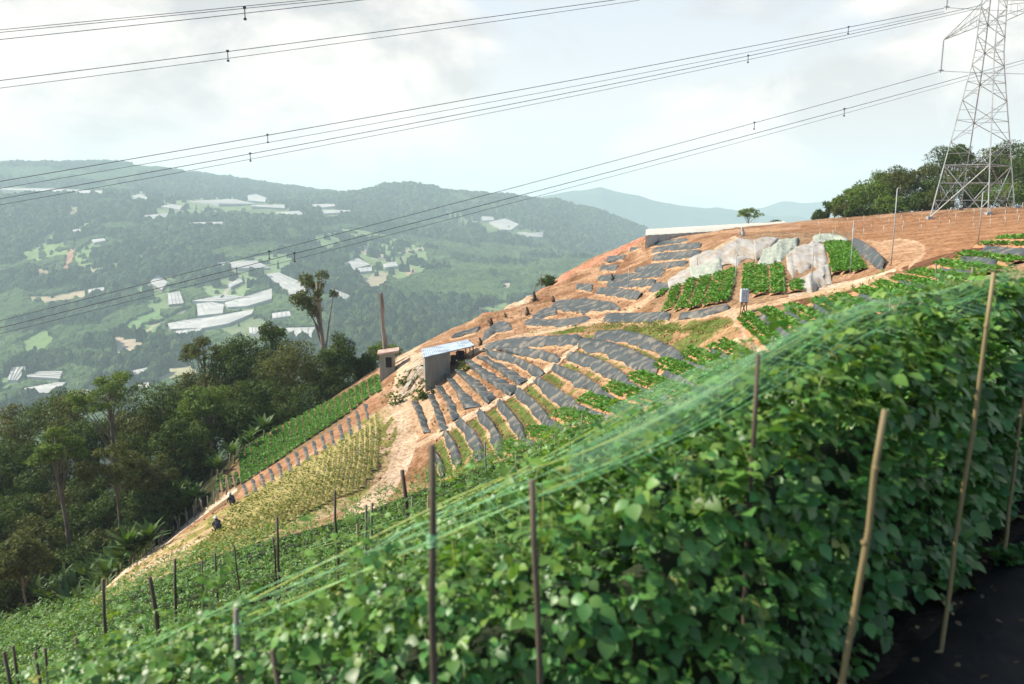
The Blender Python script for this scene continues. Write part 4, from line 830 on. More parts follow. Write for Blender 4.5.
for k, x0, x1 in rowspec:
    xs = np.linspace(x0, x1, 400); ys = row_y(xs, k); L = np.concatenate([[0], np.cumsum(np.hypot(np.diff(xs), np.diff(ys)))])
    n = int(L[-1] * (1450 if k == 0 else 780 if k < 3 else 430)); 
    s = rng.random(n) * L[-1]; x = np.interp(s, L, xs); y = np.interp(s, L, ys)
    e_ = 1e-2; tx = np.interp(s + .1, L, xs) - np.interp(s - .1, L, xs) + 1e-6; ty = np.interp(s + .1, L, ys) - np.interp(s - .1, L, ys); tl = np.hypot(tx, ty); tx /= tl; ty /= tl
    qx, qy = ty, -tx                        # towards the camera side
    hgt = (HH if k < 7 else HH - .12) * (.84 + .34 * fbm(s * 1.4 + 30 * k, 0 * s + k, 3) + .10 * (rng.random(n) < .10))
    zf = rng.random(n) ** (.62 if k < 2 else .45)
    top = rng.random(n) < .26; zf = np.where(top, .92 + .10 * rng.random(n), zf * .97 + .04)
    wid = .30 * (.75 + .6 * fbm(s * 1.3, zf * 2.2 + 10 * k, 2)) * np.clip(1.25 - zf ** 6 * .75, .3, 1) * (1 - .25 * (1 - zf))
    side = np.where(rng.random(n) < .56, 1., -1.)
    lat = np.where(top, (rng.random(n) * 2 - 1) * wid, side * wid * (1 - .35 * rng.random(n) ** 2)) 
    px = x + qx * lat; py = y + qy * lat; z = H(x, y) + hgt * zf
    out_ = np.stack([qx, qy, 0 * qx], -1) * np.sign(lat)[:, None]
    up = out_ * np.where(top, .15, .38)[:, None] + np.array([0, 0, 1.0]) + .42 * rng.normal(size=(n, 3))
    d = out_ * (.55 + .5 * rng.random(n))[:, None] + np.stack([tx, ty, 0 * tx], -1) * (1.5 * (rng.random(n) - .5))[:, None] + np.array([0, 0, -.35]) + .25 * rng.normal(size=(n, 3))
    d -= up * (d * up).sum(-1, keepdims=True) / (up * up).sum(-1, keepdims=True)
    size = (.067 if k < 2 else .068) * (.45 + .95 * rng.random(n) ** 1.3) * np.where(zf > .95, .72, 1) * np.clip(.78 + .1 * x, .62, 1.05)
    c = np.array([xs[200], ys[200], H(xs[200], ys[200])])
    e = empty('bean_row', c, 'trellised row of climbing bean plants, %s' % place[k], 'bean row', 'trellised bean rows')
    P = np.stack([px, py, z], -1) - c; rt = frames(d, up)
    yg = (zf > .88 - .03 * min(k, 8)) & (rng.random(n) < .5 + .02 * k)
    T_ = BL if k < 2 else BLL
    old = ~yg & (rng.random(n) < .012)
    V, F = scatter(*T_, P[old], rt[old], size[old] * 1.05); build('yellowed_leaves', V, F, M['leaf_bean_old'], e, k < 2)
    yg_ = yg; yg = yg | old
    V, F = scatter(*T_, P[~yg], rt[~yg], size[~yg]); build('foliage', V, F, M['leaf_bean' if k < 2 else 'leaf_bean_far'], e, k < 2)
    yg = yg_
    V, F = scatter(*T_, P[yg], rt[yg], size[yg]); build('young_shoots', V, F, M['leaf_bean_young'], e, k < 2)
    if k < 3:      # twining stems and their strings
        mb = MB()
        for q in np.arange(.1, L[-1], .16 if k == 0 else .24):
            bx, by = np.interp(q, L, xs), np.interp(q, L, ys); g = H(bx, by); t_ = np.linspace(0, 1, 9); h_ = HH * (.92 + .14 * rng.random())
            mb.tube(np.stack([bx + .05 * np.sin(t_ * 7 + q * 9) + .12 * (rng.random() - .5), by + .05 * np.cos(t_ * 6 + q * 5) + .1 * (rng.random() - .5), g + t_ * h_], -1), .0045 - .0025 * t_, 4, False)
        tp_ = []
        for q in np.arange(.05, L[-1], .07):     # free shoots feeling for a hold above the net
            bx, by = np.interp(q, L, xs), np.interp(q, L, ys); a = rng.random() * 6.3; h_ = .10 + .28 * rng.random() ** 2; t_ = np.linspace(0, 1, 6); w = .06 + .14 * rng.random()
            o_ = (rng.random() - .5) * .4
            Q = np.stack([bx - o_ * .6 + w * t_ ** 2 * math.cos(a), by + o_ * .7 + w * t_ ** 2 * math.sin(a), H(bx, by) + HH * .92 + h_ * np.sin(t_ * 2.2)], -1) - c
            mb.tube(Q, .0028 - .0016 * t_, 4, False); tp_ += [Q[3], Q[4], Q[5]]
        mb.build('stems', M['stem'], e)['kind'] = 'stuff'
        tp_ = np.array(tp_); p_, r_, s_ = tufts(tp_, .042, 2, rng, (-10, 40)); V_, F_ = scatter(*T0, p_, r_, s_); build('shoot_leaves', V_, F_, M['leaf_bean_young'], e, True)
    # core for stems and old leaves, hedge shade put into its near-black colour
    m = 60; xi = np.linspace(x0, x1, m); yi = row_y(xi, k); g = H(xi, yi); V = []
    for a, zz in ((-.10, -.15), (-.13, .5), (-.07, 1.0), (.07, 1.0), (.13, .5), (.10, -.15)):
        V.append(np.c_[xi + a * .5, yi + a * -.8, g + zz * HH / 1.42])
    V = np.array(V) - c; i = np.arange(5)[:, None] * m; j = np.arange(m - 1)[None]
    build('inner_shade_core', V.reshape(-1, 3), np.stack([i + j, i + j + 1, i + m + j + 1, i + m + j], -1).reshape(-1, 4), M['inner'], e, True)
# nets and twine stretched along the tops
for k in (0, 1, 2, 3, 4, 6):
    x0, x1 = (-2.6, 6.0) if k == 0 else (-.3 - .4 * k, 6.5 + k)
    xs = np.linspace(x0, x1, 90); ys = row_y(xs, k); g = H(xs, ys)
    c = np.array([xs[45], ys[45], g[45] + HH])
    e = empty('trellis_net', c, 'teal trellis netting with yellow green twine stretched over the bean row ' + place[k], 'trellis net', 'trellis nets over the bean rows')
    for mname, nm, cnt, rad, wd in (('net_teal', 'netting', [13, 8, 5, 3, 2, 0, 2][k], .0014, .42), ('net_yellow', 'twine', [4, 3, 2, 2, 1, 0, 1][k], .0022, .30)):
        mb = MB()
        for q in range(cnt):
            xs = np.linspace(min(x1 - 1, max(x0, -2.6 + 5.2 * rng.random() ** (.8 if nm == 'netting' else 1.6) + .3 * k)) if q else x0, x1, 90); ys = row_y(xs, k); g = H(xs, ys)
            o_ = (rng.random() - .5) * wd * np.clip((xs - x0) / 3.2, .25, 1); zz = HH + .05 + .10 * np.clip(xs / 2, 0, 1) + .08 * rng.random() + .05 * (fbm(xs * .8 + q * 3.7, 0 * xs + k, 2) - .5) - .04 * np.abs(np.sin(xs * 1.9 + k))
            mb.tube(np.stack([xs - o_ * .55, ys + o_ * .8, g + zz + .03 * np.sin(xs * 2.2 + q)], -1) - c, rad * (.7 + .6 * rng.random()), 4, False)
        if k < 2 and nm == 'netting':   # cross threads of the mesh
            for x in np.arange(max(x0 + 1.5, -.5), x1, .085):
                y = row_y(x, k); gg = float(H(x, y)); q = np.linspace(-.5, .5, 5) * wd * .9
                mb.tube(np.stack([x - q * .55 + .03 * np.sin(q * 9), y + q * .8, gg + HH + .07 + .02 * np.cos(q * 8)], -1) - c, .0007, 3, False)
        if cnt: mb.build(nm, M[mname], e)
    if k < 3:      # the gauzy net itself, tapering in from the middle of the row
        n_ = 120; xa = np.linspace(.2 + .3 * k, x1, n_); ya = row_y(xa, k); ga = H(xa, ya); q = np.linspace(-.5, .5, 9); V = []
        wv = .60 * np.clip((xa - xa[0]) / 3.4 + .02, 0, 1) * (.8 + .4 * fbm(xa * 2 + k, 0 * xa, 2))
        for a in q: V.append(np.c_[xa - a * wv * .55, ya + a * wv * .8, ga + HH + .13 + .06 * np.cos(a * 5) + .05 * (fbm(xa * 1.3 + 7 * a, 0 * xa + k, 2) - .5)])
        V = np.array(V) - c; i = np.arange(8)[:, None] * n_; j = np.arange(n_ - 1)[None]
        so = build('net_sheet', V.reshape(-1, 3), np.stack([i + j, i + j + 1, i + n_ + j + 1, i + n_ + j], -1).reshape(-1, 4), M['net_sheet'], e, True)
        uvl = so.data.uv_layers.new(name='UVMap'); li = np.empty(len(so.data.loops), np.int32); so.data.loops.foreach_get('vertex_index', li)
        uvl.data.foreach_set('uv', np.c_[(li % n_) / n_ * (x1 - xa[0]), (li // n_) / 8.0].astype(np.float32).ravel())
    if k < 3:      # down strings
        mb = MB()
        for x in np.arange(x0 + .4, x1, .33):
            y = row_y(x, k); gg = float(H(x, y)); a = .25 * (rng.random() - .5)
            mb.tube(np.array([[x, y, gg + HH + .06], [x + a * .5 + .03, y - .1, gg + .8], [x + a, y - .2, gg + .1]]) - c, .0018, 3, False)
        mb.build('down_strings', M['net_yellow'], e)
# black mulch film path along the foot of the first row
xs = np.linspace(.6, 9, 60); ys = row_y(xs, 0); tx = np.gradient(xs); ty = np.gradient(ys); l = np.hypot(tx, ty); V = []
for a in np.linspace(.34, 1.2, 8):
    X = xs + ty / l * a; Y = ys - tx / l * a; V.append(np.c_[X, Y, H(X, Y) + .03 + .03 * (fbm(X * 5, Y * 5, 3) - .5) - .03 * (abs(a - .78) > .38)])
V = np.array(V); i = np.arange(7)[:, None] * 60; j = np.arange(59)[None]
tag(build('path', V.reshape(-1, 3), np.stack([i + j, i + j + 1, i + 61 + j, i + 60 + j], -1).reshape(-1, 4), M['mulch'], None, True), kind='structure')
# weeds right of the path
wl = ['small weed clump at the right edge of the black path, lowest in the corner', 'small weed clump on the right of the black path near its middle', 'straggly weed clump at the foot of the first bean row by the path', 'little weed clump right of the path below the third tan pole']
for (x, ofs), lab in zip([(1.6, 1.36), (2.1, 1.34), (2.5, .40), (3.3, 1.3)], wl):
    y = row_y(x, 0); t_ = (row_y(x + .05, 0) - y) / .05; l_ = math.hypot(1, t_); X = x + t_ / l_ * ofs; Y = y - ofs / l_
    n = 26; q = rng.normal(size=(n, 2)) * .045; cc = np.c_[q, H(X + q[:, 0], Y + q[:, 1]) - H(X, Y) + .06 * rng.random(n)]
    p, rt, s = tufts(cc, .055, 7, rng); V, F = scatter(*LT3, p, rt, s)
    o = build('weed_clump', V, F, M['leaf_bean']); o.location = (X, Y, float(H(X, Y))); tag(o, lab, 'weed', 'weeds by the black path')

for q in range(9):
    x = 1.0 + .28 * q; y = row_y(x, 0); t_ = (row_y(x + .05, 0) - y) / .05; l_ = math.hypot(1, t_); of_ = 1.38 + .14 * rng.random(); X = x + t_ / l_ * of_; Y = y - of_ / l_
    w_ = rng.normal(size=(22, 2)) * .05; cc = np.c_[w_, H(X + w_[:, 0], Y + w_[:, 1]) - H(X, Y) + .10 * rng.random(22)]
    p, rt, s = tufts(cc, .06, 7, rng); V, F = scatter(*LT3, p, rt, s); o = build('weed_clump', V, F, M['leaf_bean_far']); o.location = (X, Y, float(H(X, Y))); tag(o, 'green weed clump on the right verge of the black path', 'weed', 'weeds by the black path')
n = 420; x = .7 + 4.5 * rng.random(n); y = row_y(x, 0); of_ = .25 + 1.1 * rng.random(n) ** .8; t_ = (row_y(x + .05, 0) - y) / .05; l_ = np.hypot(1, t_); X = x + t_ / l_ * of_; Y = y - of_ / l_
d_ = rng.normal(size=(n, 3)) * [1, 1, .15]; V, F = scatter(*T0, np.c_[X, Y, H(X, Y) + .075], frames(d_, np.array([0, 0, 1.]) + .3 * rng.normal(size=(n, 3))),   .016 + .026 * rng.random(n))
tag(build('leaf_litter', V, F, M['litter']), kind='stuff')

# stakes
poles = [  # top, bottom (pixels in the photograph), distance, radius, wood, label
    ((885, 410), (843, 684), 2.42, .0135, 'pole_tan', 'yellowish tan pole leaning right in front of the first bean row by the black path'),
    ((994, 272), (948, 603), 3.25, .0115, 'pole_tan', 'tall tan pole leaning right with its top above the teal net near the right edge'),
    ((1027, 370), (1011, 500), 4.25, .0125, 'pole_tan', 'tan pole at the right picture edge, farthest along the first bean row'),
    ((758, 354), (744, 610), 2.62, .0105, 'pole_dark', 'dark weathered pole rising through the first bean row left of the yellowish one'),
    ((432, 445), (433, 700), 2.15, .0135, 'pole_dark', 'thick dark brown pole with teal twine tied round it, at the bottom centre'),
    ((236, 609), (243, 700), 2.75, .015, 'pole_grey', 'pale grey flat topped stake at bottom left with twine at its top'),
    ((272, 650), (280, 700), 2.6, .016, 'pole_dark', 'short thick brown stake at the bottom, right of the pale grey one'),
    ((150, 577), (169, 700), 4.4, .018, 'pole_dark', 'long dark stake leaning left at lower left'), ((179, 627), (192, 700), 4.2, .018, 'pole_dark', 'dark leaning stake just right of the long leaning one'),
    ((103, 579), (107, 690), 6.0, .018, 'pole_dark', 'long upright dark stake at lower left beside the forest edge'), ((117, 645), (121, 700), 5.2, .016, 'pole_grey', 'pale short stake under the long upright dark one at lower left'),
    ((175, 559), (176, 600), 8.2, .02, 'pole_dark', 'dark stub stake standing near the foot of the weedy slope'), ((277, 517), (278, 565), 8.8, .02, 'pole_dark', 'dark stake near the field edge below the weedy slope, with a short one beside it'),
    ((273, 537), (275, 566), 9.0, .014, 'pole_dark', 'short thin stake touching a taller dark one near the field edge'), ((335, 491), (338, 560), 8.0, .019, 'pole_dark', 'dark upright stake in front of the lower end of the dirt road'),
    ((402, 470), (408, 530), 5.8, .020, 'pole_dark', 'crooked dark stake left of the thick brown pole'), ((416, 570), (426, 640), 3.4, .012, 'pole_grey', 'thin crooked grey stick leaning left of the thick brown pole'),
    ((357, 524), (361, 620), 6.0, .012, 'pole_tan', 'thin yellowish cane half buried in bean leaves left of centre'), ((405, 525), (405, 615), 4.6, .01, 'pole_tan', 'thin tan cane beside the crooked dark stake'),
    ((532, 480), (541, 700), 2.30, .0115, 'pole_dark', 'slim brown pole in the first row right of the thick brown one'), ((492, 484), (493, 520), 6.2, .017, 'pole_dark', 'dark short stake behind the slim brown pole'),
    ((641, 404), (642, 436), 9.5, .026, 'pole_dark', 'short thick brown stake near the grey plastic strips'), ((570, 424), (571, 452), 10.5, .024, 'pole_dark', 'brown stake at the field edge left of the short thick one'),
    ((582, 414), (582, 470), 8.0, .010, 'pole_grey', 'thin pale cane beside the brown stake at the field edge'), ((485, 442), (486, 470), 12.5, .018, 'pole_grey', 'pale stake at the field edge under the grassy terraces'),
    ((773, 336), (768, 384), 8.6, .017, 'pole_grey', 'grey stake below the left end of the right hand crop rows'), ((804, 364), (803, 400), 6.8, .012, 'pole_tan', 'thin tan cane between two grey stakes right of centre'),
    ((815, 324), (813, 348), 12.5, .022, 'pole_grey', 'pale stake standing between the first right hand crop rows'), ((845, 316), (843, 338), 12.5, .024, 'pole_grey', 'pale stake standing right in front of the middle crop rows'),
    ((838, 350), (836, 386), 7.0, .010, 'pole_tan', 'very thin cane above the teal net right of centre'), ((914, 296), (912, 314), 12., .02, 'pole_grey', 'grey stub stake left of the mossy one'), ((926, 292), (922, 322), 8.5, .034, 'pole_moss', 'thick mossy stake with leafy wrapping on the right slope'),
    ((890, 298), (889, 318), 13., .019, 'pole_grey', 'pale small stake between crop rows right of the middle'), ((973, 266), (971, 292), 11., .025, 'pole_tan', 'tan stake near the tall tan pole, partly behind it'),
    ((936, 263), (936, 275), 26., .03, 'pole_grey', 'far thin stake beside the red road bank at right'), ((676, 408), (676, 440), 8.5, .009, 'pole_grey', 'thin pale stick right of the short thick brown stake'),
    ((555, 433), (555, 456), 11., .01, 'pole_grey', 'slender pale stick left of the brown stake at the field edge'), ((516, 452), (516, 476), 11., .012, 'pole_grey', 'slender stick below the grassy terraces'),
    ((412, 497), (413, 530), 8.5, .014, 'pole_grey', 'small pale stake at the foot of the dirt road'), ((366, 505), (366, 530), 9.5, .02, 'pole_grey', 'short pale stub beside the dirt road end'), ((372, 503), (372, 526), 9.6, .02, 'pole_grey', 'second short pale stub beside the dirt road end'),
    ((215, 553), (218, 590), 8.2, .015, 'pole_dark', 'thin dark stick left of the paired stakes by the weedy slope'), ((234, 545), (239, 585), 8.4, .012, 'pole_dark', 'thin leaning stick between the paired stakes and the thin dark one'), ((202, 560), (203, 590), 8.6, .012, 'pole_dark', 'thin upright stick near the dark stub stake'), ((428, 496), (428, 540), 6.6, .012, 'pole_tan', 'thin cane hugging the thick brown pole in the distance'),
    ((4, 652), (13, 700), 4.6, .014, 'pole_dark', 'dark stick in the bottom left corner, outermost'), ((13, 646), (21, 700), 4.8, .014, 'pole_dark', 'dark stick second from the corner at bottom left'), ((35, 652), (43, 700), 4.7, .013, 'pole_dark', 'dark stick third from the corner at bottom left'), ((45, 648), (51, 700), 4.9, .013, 'pole_dark', 'dark stick fourth from the corner at bottom left'),
    ((76, 637), (85, 700), 4.7, .014, 'pole_dark', 'dark leaning stick left of the pale short stake'), ((70, 662), (99, 690), 4.4, .013, 'pole_dark', 'strongly slanted dark stick in the bean leaves at lower left')]
for tp, bt, Y, rad, wood, lab in poles:
    a = unproj(*tp, Y); b = unproj(*bt, Y); d = (b - a) / np.linalg.norm(b - a)
    for _ in range(400):
        if b[2] < float(H(b[0], b[1])) - .12: break
        b = b + d * .03
    rad *= .84; n = 9; t_ = np.linspace(0, 1, n)[:, None]; P = a * (1 - t_) + b * t_
    P[1:-1, :2] += rad * .5 * rng.normal(size=(n - 2, 2)) * (.45 if wood == 'pole_tan' else .8)
    if 'crooked' in lab: P[3:6, 0] -= rad * 2.2
    base = b.copy(); mb = MB(); rr = rad * np.linspace(.88, 1.1, n) * (1 + .06 * rng.normal(size=n))
    mb.tube(P - base, rr, 8)
    if wood == 'pole_tan':   # cane nodes
        for q in np.arange(.12, .98, .16): 
            c = a * (1 - q) + b * q - base; mb.tube([c - d * .008, c, c + d * .008], [rad * .9, rad * 1.16, rad * .9], 8, False)
    o = mb.build('stake', M[wood], None, True); o.location = base; tag(o, lab, 'stake', 'stakes in the bean field')
    if 'teal twine' in lab or 'twine at its top' in lab:
        tb = MB()
        for q in range(5):
            c = a + d * ((.265 if 'teal' in lab else .06) + q * .006 * (1 if q % 2 else 1.4)) - base; th = np.linspace(0, 2 * np.pi, 15)
            tb.tube(np.stack([c[0] + np.cos(th) * rad * 1.2, c[1] + np.sin(th) * rad * 1.2, c[2] + .004 * np.sin(th * 2 + q)], -1), .0022, 4, False)
        tb.build('twine', M['net_teal'], o)

# ------------------------------------------------------------------ trees: tapered trunk, limbs, crown of many small leaves in clumps
LT1 = leaf_template(1, .8, .15, .2, 1)
LT1 = (np.array([[-.32, 0, .05], [0, .45, 0.0], [.32, .1, .06], [-.05, 1, -.12]]), np.array([[0, 2, 3, 1]]))
def crown_leaves(lobes, rad, n, size, g, flat=.75, squash=1.0):
    """n leaves on the outer shells of lobes (centres, radii)"""
    w = rad ** 2; k = g.choice(len(lobes), n, p=w / w.sum())
    d = g.normal(size=(n, 3)); d[:, 2] = d[:, 2] * .9 + .25; d /= np.linalg.norm(d, axis=1, keepdims=True)
    rr = rad[k] * (.62 + .42 * g.random(n) ** .6) * (.85 + .3 * g.random(n))
    P = lobes[k] + d * rr[:, None] * np.array([1, 1, flat])
    a = g.normal(size=(n, 3)) * .8 + d * .6 + np.array([0, 0, -.15]); up = d * .8 + np.array([0, 0, .6]) + .5 * g.normal(size=(n, 3))
    return P, frames(a, up), size * (.6 + .8 * g.random(n))
def tree(u, v, rx, ry, Y, label, group, kind='round', mt='leaf_tree', n=4200, size=.36, base=None, lean=0., name='tree', cat='tree', bark='bark', zfun=None, trunk_r=None, bare=0.):
    g = np.random.default_rng(int(u * 31 + v * 7 + Y))
    C = unproj(u, v, Y); px = Y / FPX; Rx = rx * px; Rz = ry * px
    bx, by = C[0] - lean, C[1] + .3
    bz = float(H(bx, by)) if base is None else base
    bz = min(bz, C[2] - Rz * .9 - .3)
    if C[2] - bz > 24: bz = C[2] - 24
    e = empty(name, (bx, by, bz), label, cat, group)
    c = C - np.array([bx, by, bz])
    if kind == 'umbrella': m = 26; flat = .5
    elif kind == 'tuft': m = 17; flat = .8
    else: m = 30; flat = .8
    q = g.normal(size=(m, 3)); q /= np.linalg.norm(q, axis=1, keepdims=True); q *= (.35 + .62 * g.random((m, 1)) ** .5)
    if kind == 'umbrella': q[:, 2] = q[:, 2] * .75 + .15 - .55 * (q[:, 0] ** 2 + q[:, 1] ** 2)
    lob = c + q * np.array([Rx, Rx, Rz]) * np.array([.84, .84, .82])
    rad = np.minimum(Rx, Rz * 1.3) * (.17 + .22 * g.random(m)) * (1.1 if kind == 'round' else .85)
    mb = MB(); tr = trunk_r or max(.10, min(.30, .022 * (c[2]) ** .95))
    t_ = np.linspace(0, 1, 9)[:, None]; top = c + np.array([0, 0, Rz * .35])
    T = np.array([0, 0, -.4]) * (1 - t_) + top * t_ + np.c_[.35 * np.sin(t_ * 5 + g.random() * 6) * t_ * (1 - t_) * 2, .3 * np.cos(t_ * 4) * t_ * (1 - t_) * 2, 0 * t_]
    mb.tube(T, tr * (1.15 - .85 * t_[:, 0]), 7)
    for l in lob:
        f = .45 + .45 * g.random(); hgt = T[0] * (1 - f) + top * f; k = np.argmin(np.abs(T[:, 2] - min(hgt[2], l[2] - .1))); s = T[k]
        w = np.linspace(0, 1, 5)[:, None]; mb.tube(s * (1 - w) + l * w + np.array([0, 0, .25 * Rz]) * w * (1 - w), tr * (.34 if kind != 'umbrella' else .2) * (1.05 - .8 * w[:, 0]), 5, False)
    mb.build('trunk', M[bark], e, True)
    P, rt, s = crown_leaves(lob, rad, n, size, g, flat)
    V, F = scatter(*LT1, P, rt, s); build('crown', V, F, M[mt], e)
    return e
gF = 'trees of the dark forest at left'
forest = [(14, 436, 34, 34, 98, 'olive brown tree crown at the left edge on the forest skyline', 'round', 'leaf_tree_olive'), (58, 418, 34, 30, 98, 'dark tree on the skyline between the left edge and the bright umbrella tree', 'round', 'leaf_tree'),
  (108, 392, 40, 26, 82, 'bright green spreading umbrella tree with pale trunks at the left skyline', 'umbrella', 'leaf_tree_bright'), (163, 408, 34, 38, 90, 'dark rounded tree right of the bright umbrella tree', 'round', 'leaf_tree'),
  (203, 350, 28, 17, 97, 'thin airy umbrella tree with two pale trunks in front of white greenhouses', 'umbrella', 'leaf_tree_olive'), (243, 368, 30, 38, 97, 'dark tall tree right of the thin airy umbrella tree', 'round', 'leaf_tree'),
  (272, 331, 17, 13, 100, 'small dark flat crown poking up left of the tall bare tree', 'umbrella', 'leaf_tree'), (290, 372, 38, 34, 94, 'brownish broad tree in the middle of the right hand forest part', 'round', 'leaf_tree_olive'),
  (338, 356, 22, 28, 92, 'dark bushy tree at the foot of the tall bare tree', 'round', 'leaf_tree'), (363, 366, 17, 18, 94, 'small dark tree left of the dead trunk', 'round', 'leaf_tree'), (385, 350, 16, 10, 104, 'small pale green tree right behind the dead trunk', 'round', 'leaf_tree_bright'),
  (210, 412, 27, 36, 84, 'mid green full tree below the thin airy umbrella tree', 'round', 'leaf_tree_bright'), (252, 410, 30, 36, 84, 'leafy green tree in front of the dark tall one', 'round', 'leaf_tree'), (300, 408, 36, 30, 88, 'very dark tree above the staked green columns', 'round', 'leaf_tree'),
  (56, 447, 27, 30, 68, 'foremost tree with light crown and vine draped trunk at left', 'umbrella', 'leaf_tree_bright'), (112, 462, 38, 30, 70, 'layered grey green tree with thin pale stems in the forest middle', 'umbrella', 'leaf_tree_olive'), (150, 470, 30, 30, 72, 'feathery tree right of the layered grey green one', 'umbrella', 'leaf_tree_olive'),
  (180, 448, 30, 34, 78, 'dark tree above the banana clump at centre left', 'round', 'leaf_tree'), (14, 490, 34, 44, 82, 'dark tree mass at the left edge below the skyline', 'round', 'leaf_tree'), (90, 440, 30, 34, 86, 'dark tree between the foremost tree and the layered one', 'round', 'leaf_tree'),
  (110, 520, 36, 30, 74, 'dark low tree behind the front banana plants', 'round', 'leaf_tree'), (152, 505, 30, 26, 72, 'dark low tree behind the middle banana plants', 'round', 'leaf_tree'), (205, 470, 24, 24, 80, 'dark low tree beside the reddish stump patch', 'round', 'leaf_tree'),
  (20, 556, 32, 24, 58, 'grey olive round bush at the lower left edge', 'round', 'leaf_tree_olive'), (70, 530, 28, 28, 72, 'dark tree just behind the vine draped trunk', 'round', 'leaf_tree'), (35, 520, 28, 28, 76, 'dark tree above the grey olive bush', 'round', 'leaf_tree'),
  (235, 430, 24, 26, 86, 'dark tree beside the top of the staked columns', 'round', 'leaf_tree'), (270, 425, 26, 22, 90, 'low dark tree along the upper edge of the staked columns', 'round', 'leaf_tree'), (130, 430, 30, 28, 90, 'olive tree under the bright umbrella tree', 'round', 'leaf_tree_olive'),
  (332, 392, 24, 18, 92, 'dark bush above the banana plants beside the hut road', 'round', 'leaf_tree'), (-25, 460, 34, 40, 90, 'dark tree cut by the left picture edge', 'round', 'leaf_tree'), (-20, 540, 30, 40, 66, 'dark bush cut by the left picture edge near the bottom', 'round', 'leaf_tree'), (195, 395, 24, 26, 100, 'olive crown between the dark rounded tree and the mid green one', 'round', 'leaf_tree_olive'), (70, 485, 30, 30, 84, 'dark tree in the hollow of the forest at left', 'round', 'leaf_tree'), (320, 372, 22, 22, 100, 'dark tree behind the brownish broad tree', 'round', 'leaf_tree')]
for u, v, rx, ry, Y, lab, kd, mt in forest:
    tree(u, v, rx, ry, Y, lab, gF, kd, mt, n=int(2600 + 3.6 * rx * ry), size=.33 if kd == 'round' else .27, bark='bark_dark' if mt == 'leaf_tree' else 'bark')
fill = [(5, 470), (40, 460), (75, 420), (130, 455), (35, 490), (60, 510), (95, 490), (130, 500), (165, 485), (190, 480), (215, 445), (230, 400), (265, 395), (285, 430), (255, 440), (310, 440), (340, 410), (145, 440), (175, 420), (85, 560), (50, 570), (5, 590), (-15, 600), (115, 545), (150, 530), (180, 510), (30, 545), (350, 385), (275, 360), (225, 375), (10, 520), (75, 545)]
for i_, (u, v) in enumerate(fill):
    Y = np.interp(v, [380, 600], [97, 57]) + 3 * rng.random(); r_ = 24 + 10 * rng.random()
    tree(u, v, r_, r_ * (.8 + .3 * rng.random()), Y, 'dark understorey tree filling the shade of the forest at left', 'understorey trees of the dark forest', 'round', ['leaf_tree', 'leaf_tree', 'leaf_tree_olive'][i_ % 3], n=3200, size=.33, bark='bark_dark', name='understorey_tree')
# the tall, nearly bare tree with tufts
e = tree(317, 293, 25, 31, 95, 'tall nearly bare tree with pale trunk and ragged leaf tufts above the forest', 'lone trees', 'tuft', 'leaf_tree_olive', n=2900, size=.34, lean=-.9, bark='bark_pale', trunk_r=.40)
tree(750, 213, 15, 7, 128, 'small lone tree on the skyline behind the long greenhouse', 'lone trees', 'umbrella', 'leaf_tree_bright', n=1100, size=.32, base=-7)
tree(776, 223, 7, 3, 132, 'tiny bush at the right end of the long greenhouse roof', 'lone trees', 'round', 'leaf_tree', n=500, size=.3, base=-7)
tree(549, 281, 12, 9, 114, 'small flat topped tree on the ridge left of the brown terraces', 'lone trees', 'umbrella', 'leaf_tree', n=1300, size=.34)
for u, v0, v1, Y, lab in ((541, 268, 297, 112, 'slim bare pale trunk beside the flat topped ridge tree'), (535, 282, 296, 112, 'short bare pale trunk left of the flat topped ridge tree')):
    a = unproj(u, v0, Y); b = unproj(u - .5, v1 + 6, Y); mb = MB(); t_ = np.linspace(0, 1, 7)[:, None]; mb.tube((b * (1 - t_) + a * t_) - b + .1 * rng.normal(size=(7, 3)) * t_, .13 * (1.2 - t_[:, 0]), 6)
    o = mb.build('bare_trunk', M['bark_pale'], None, True); o.location = b; tag(o, lab, 'dead tree')
gR = 'trees behind the pylon'
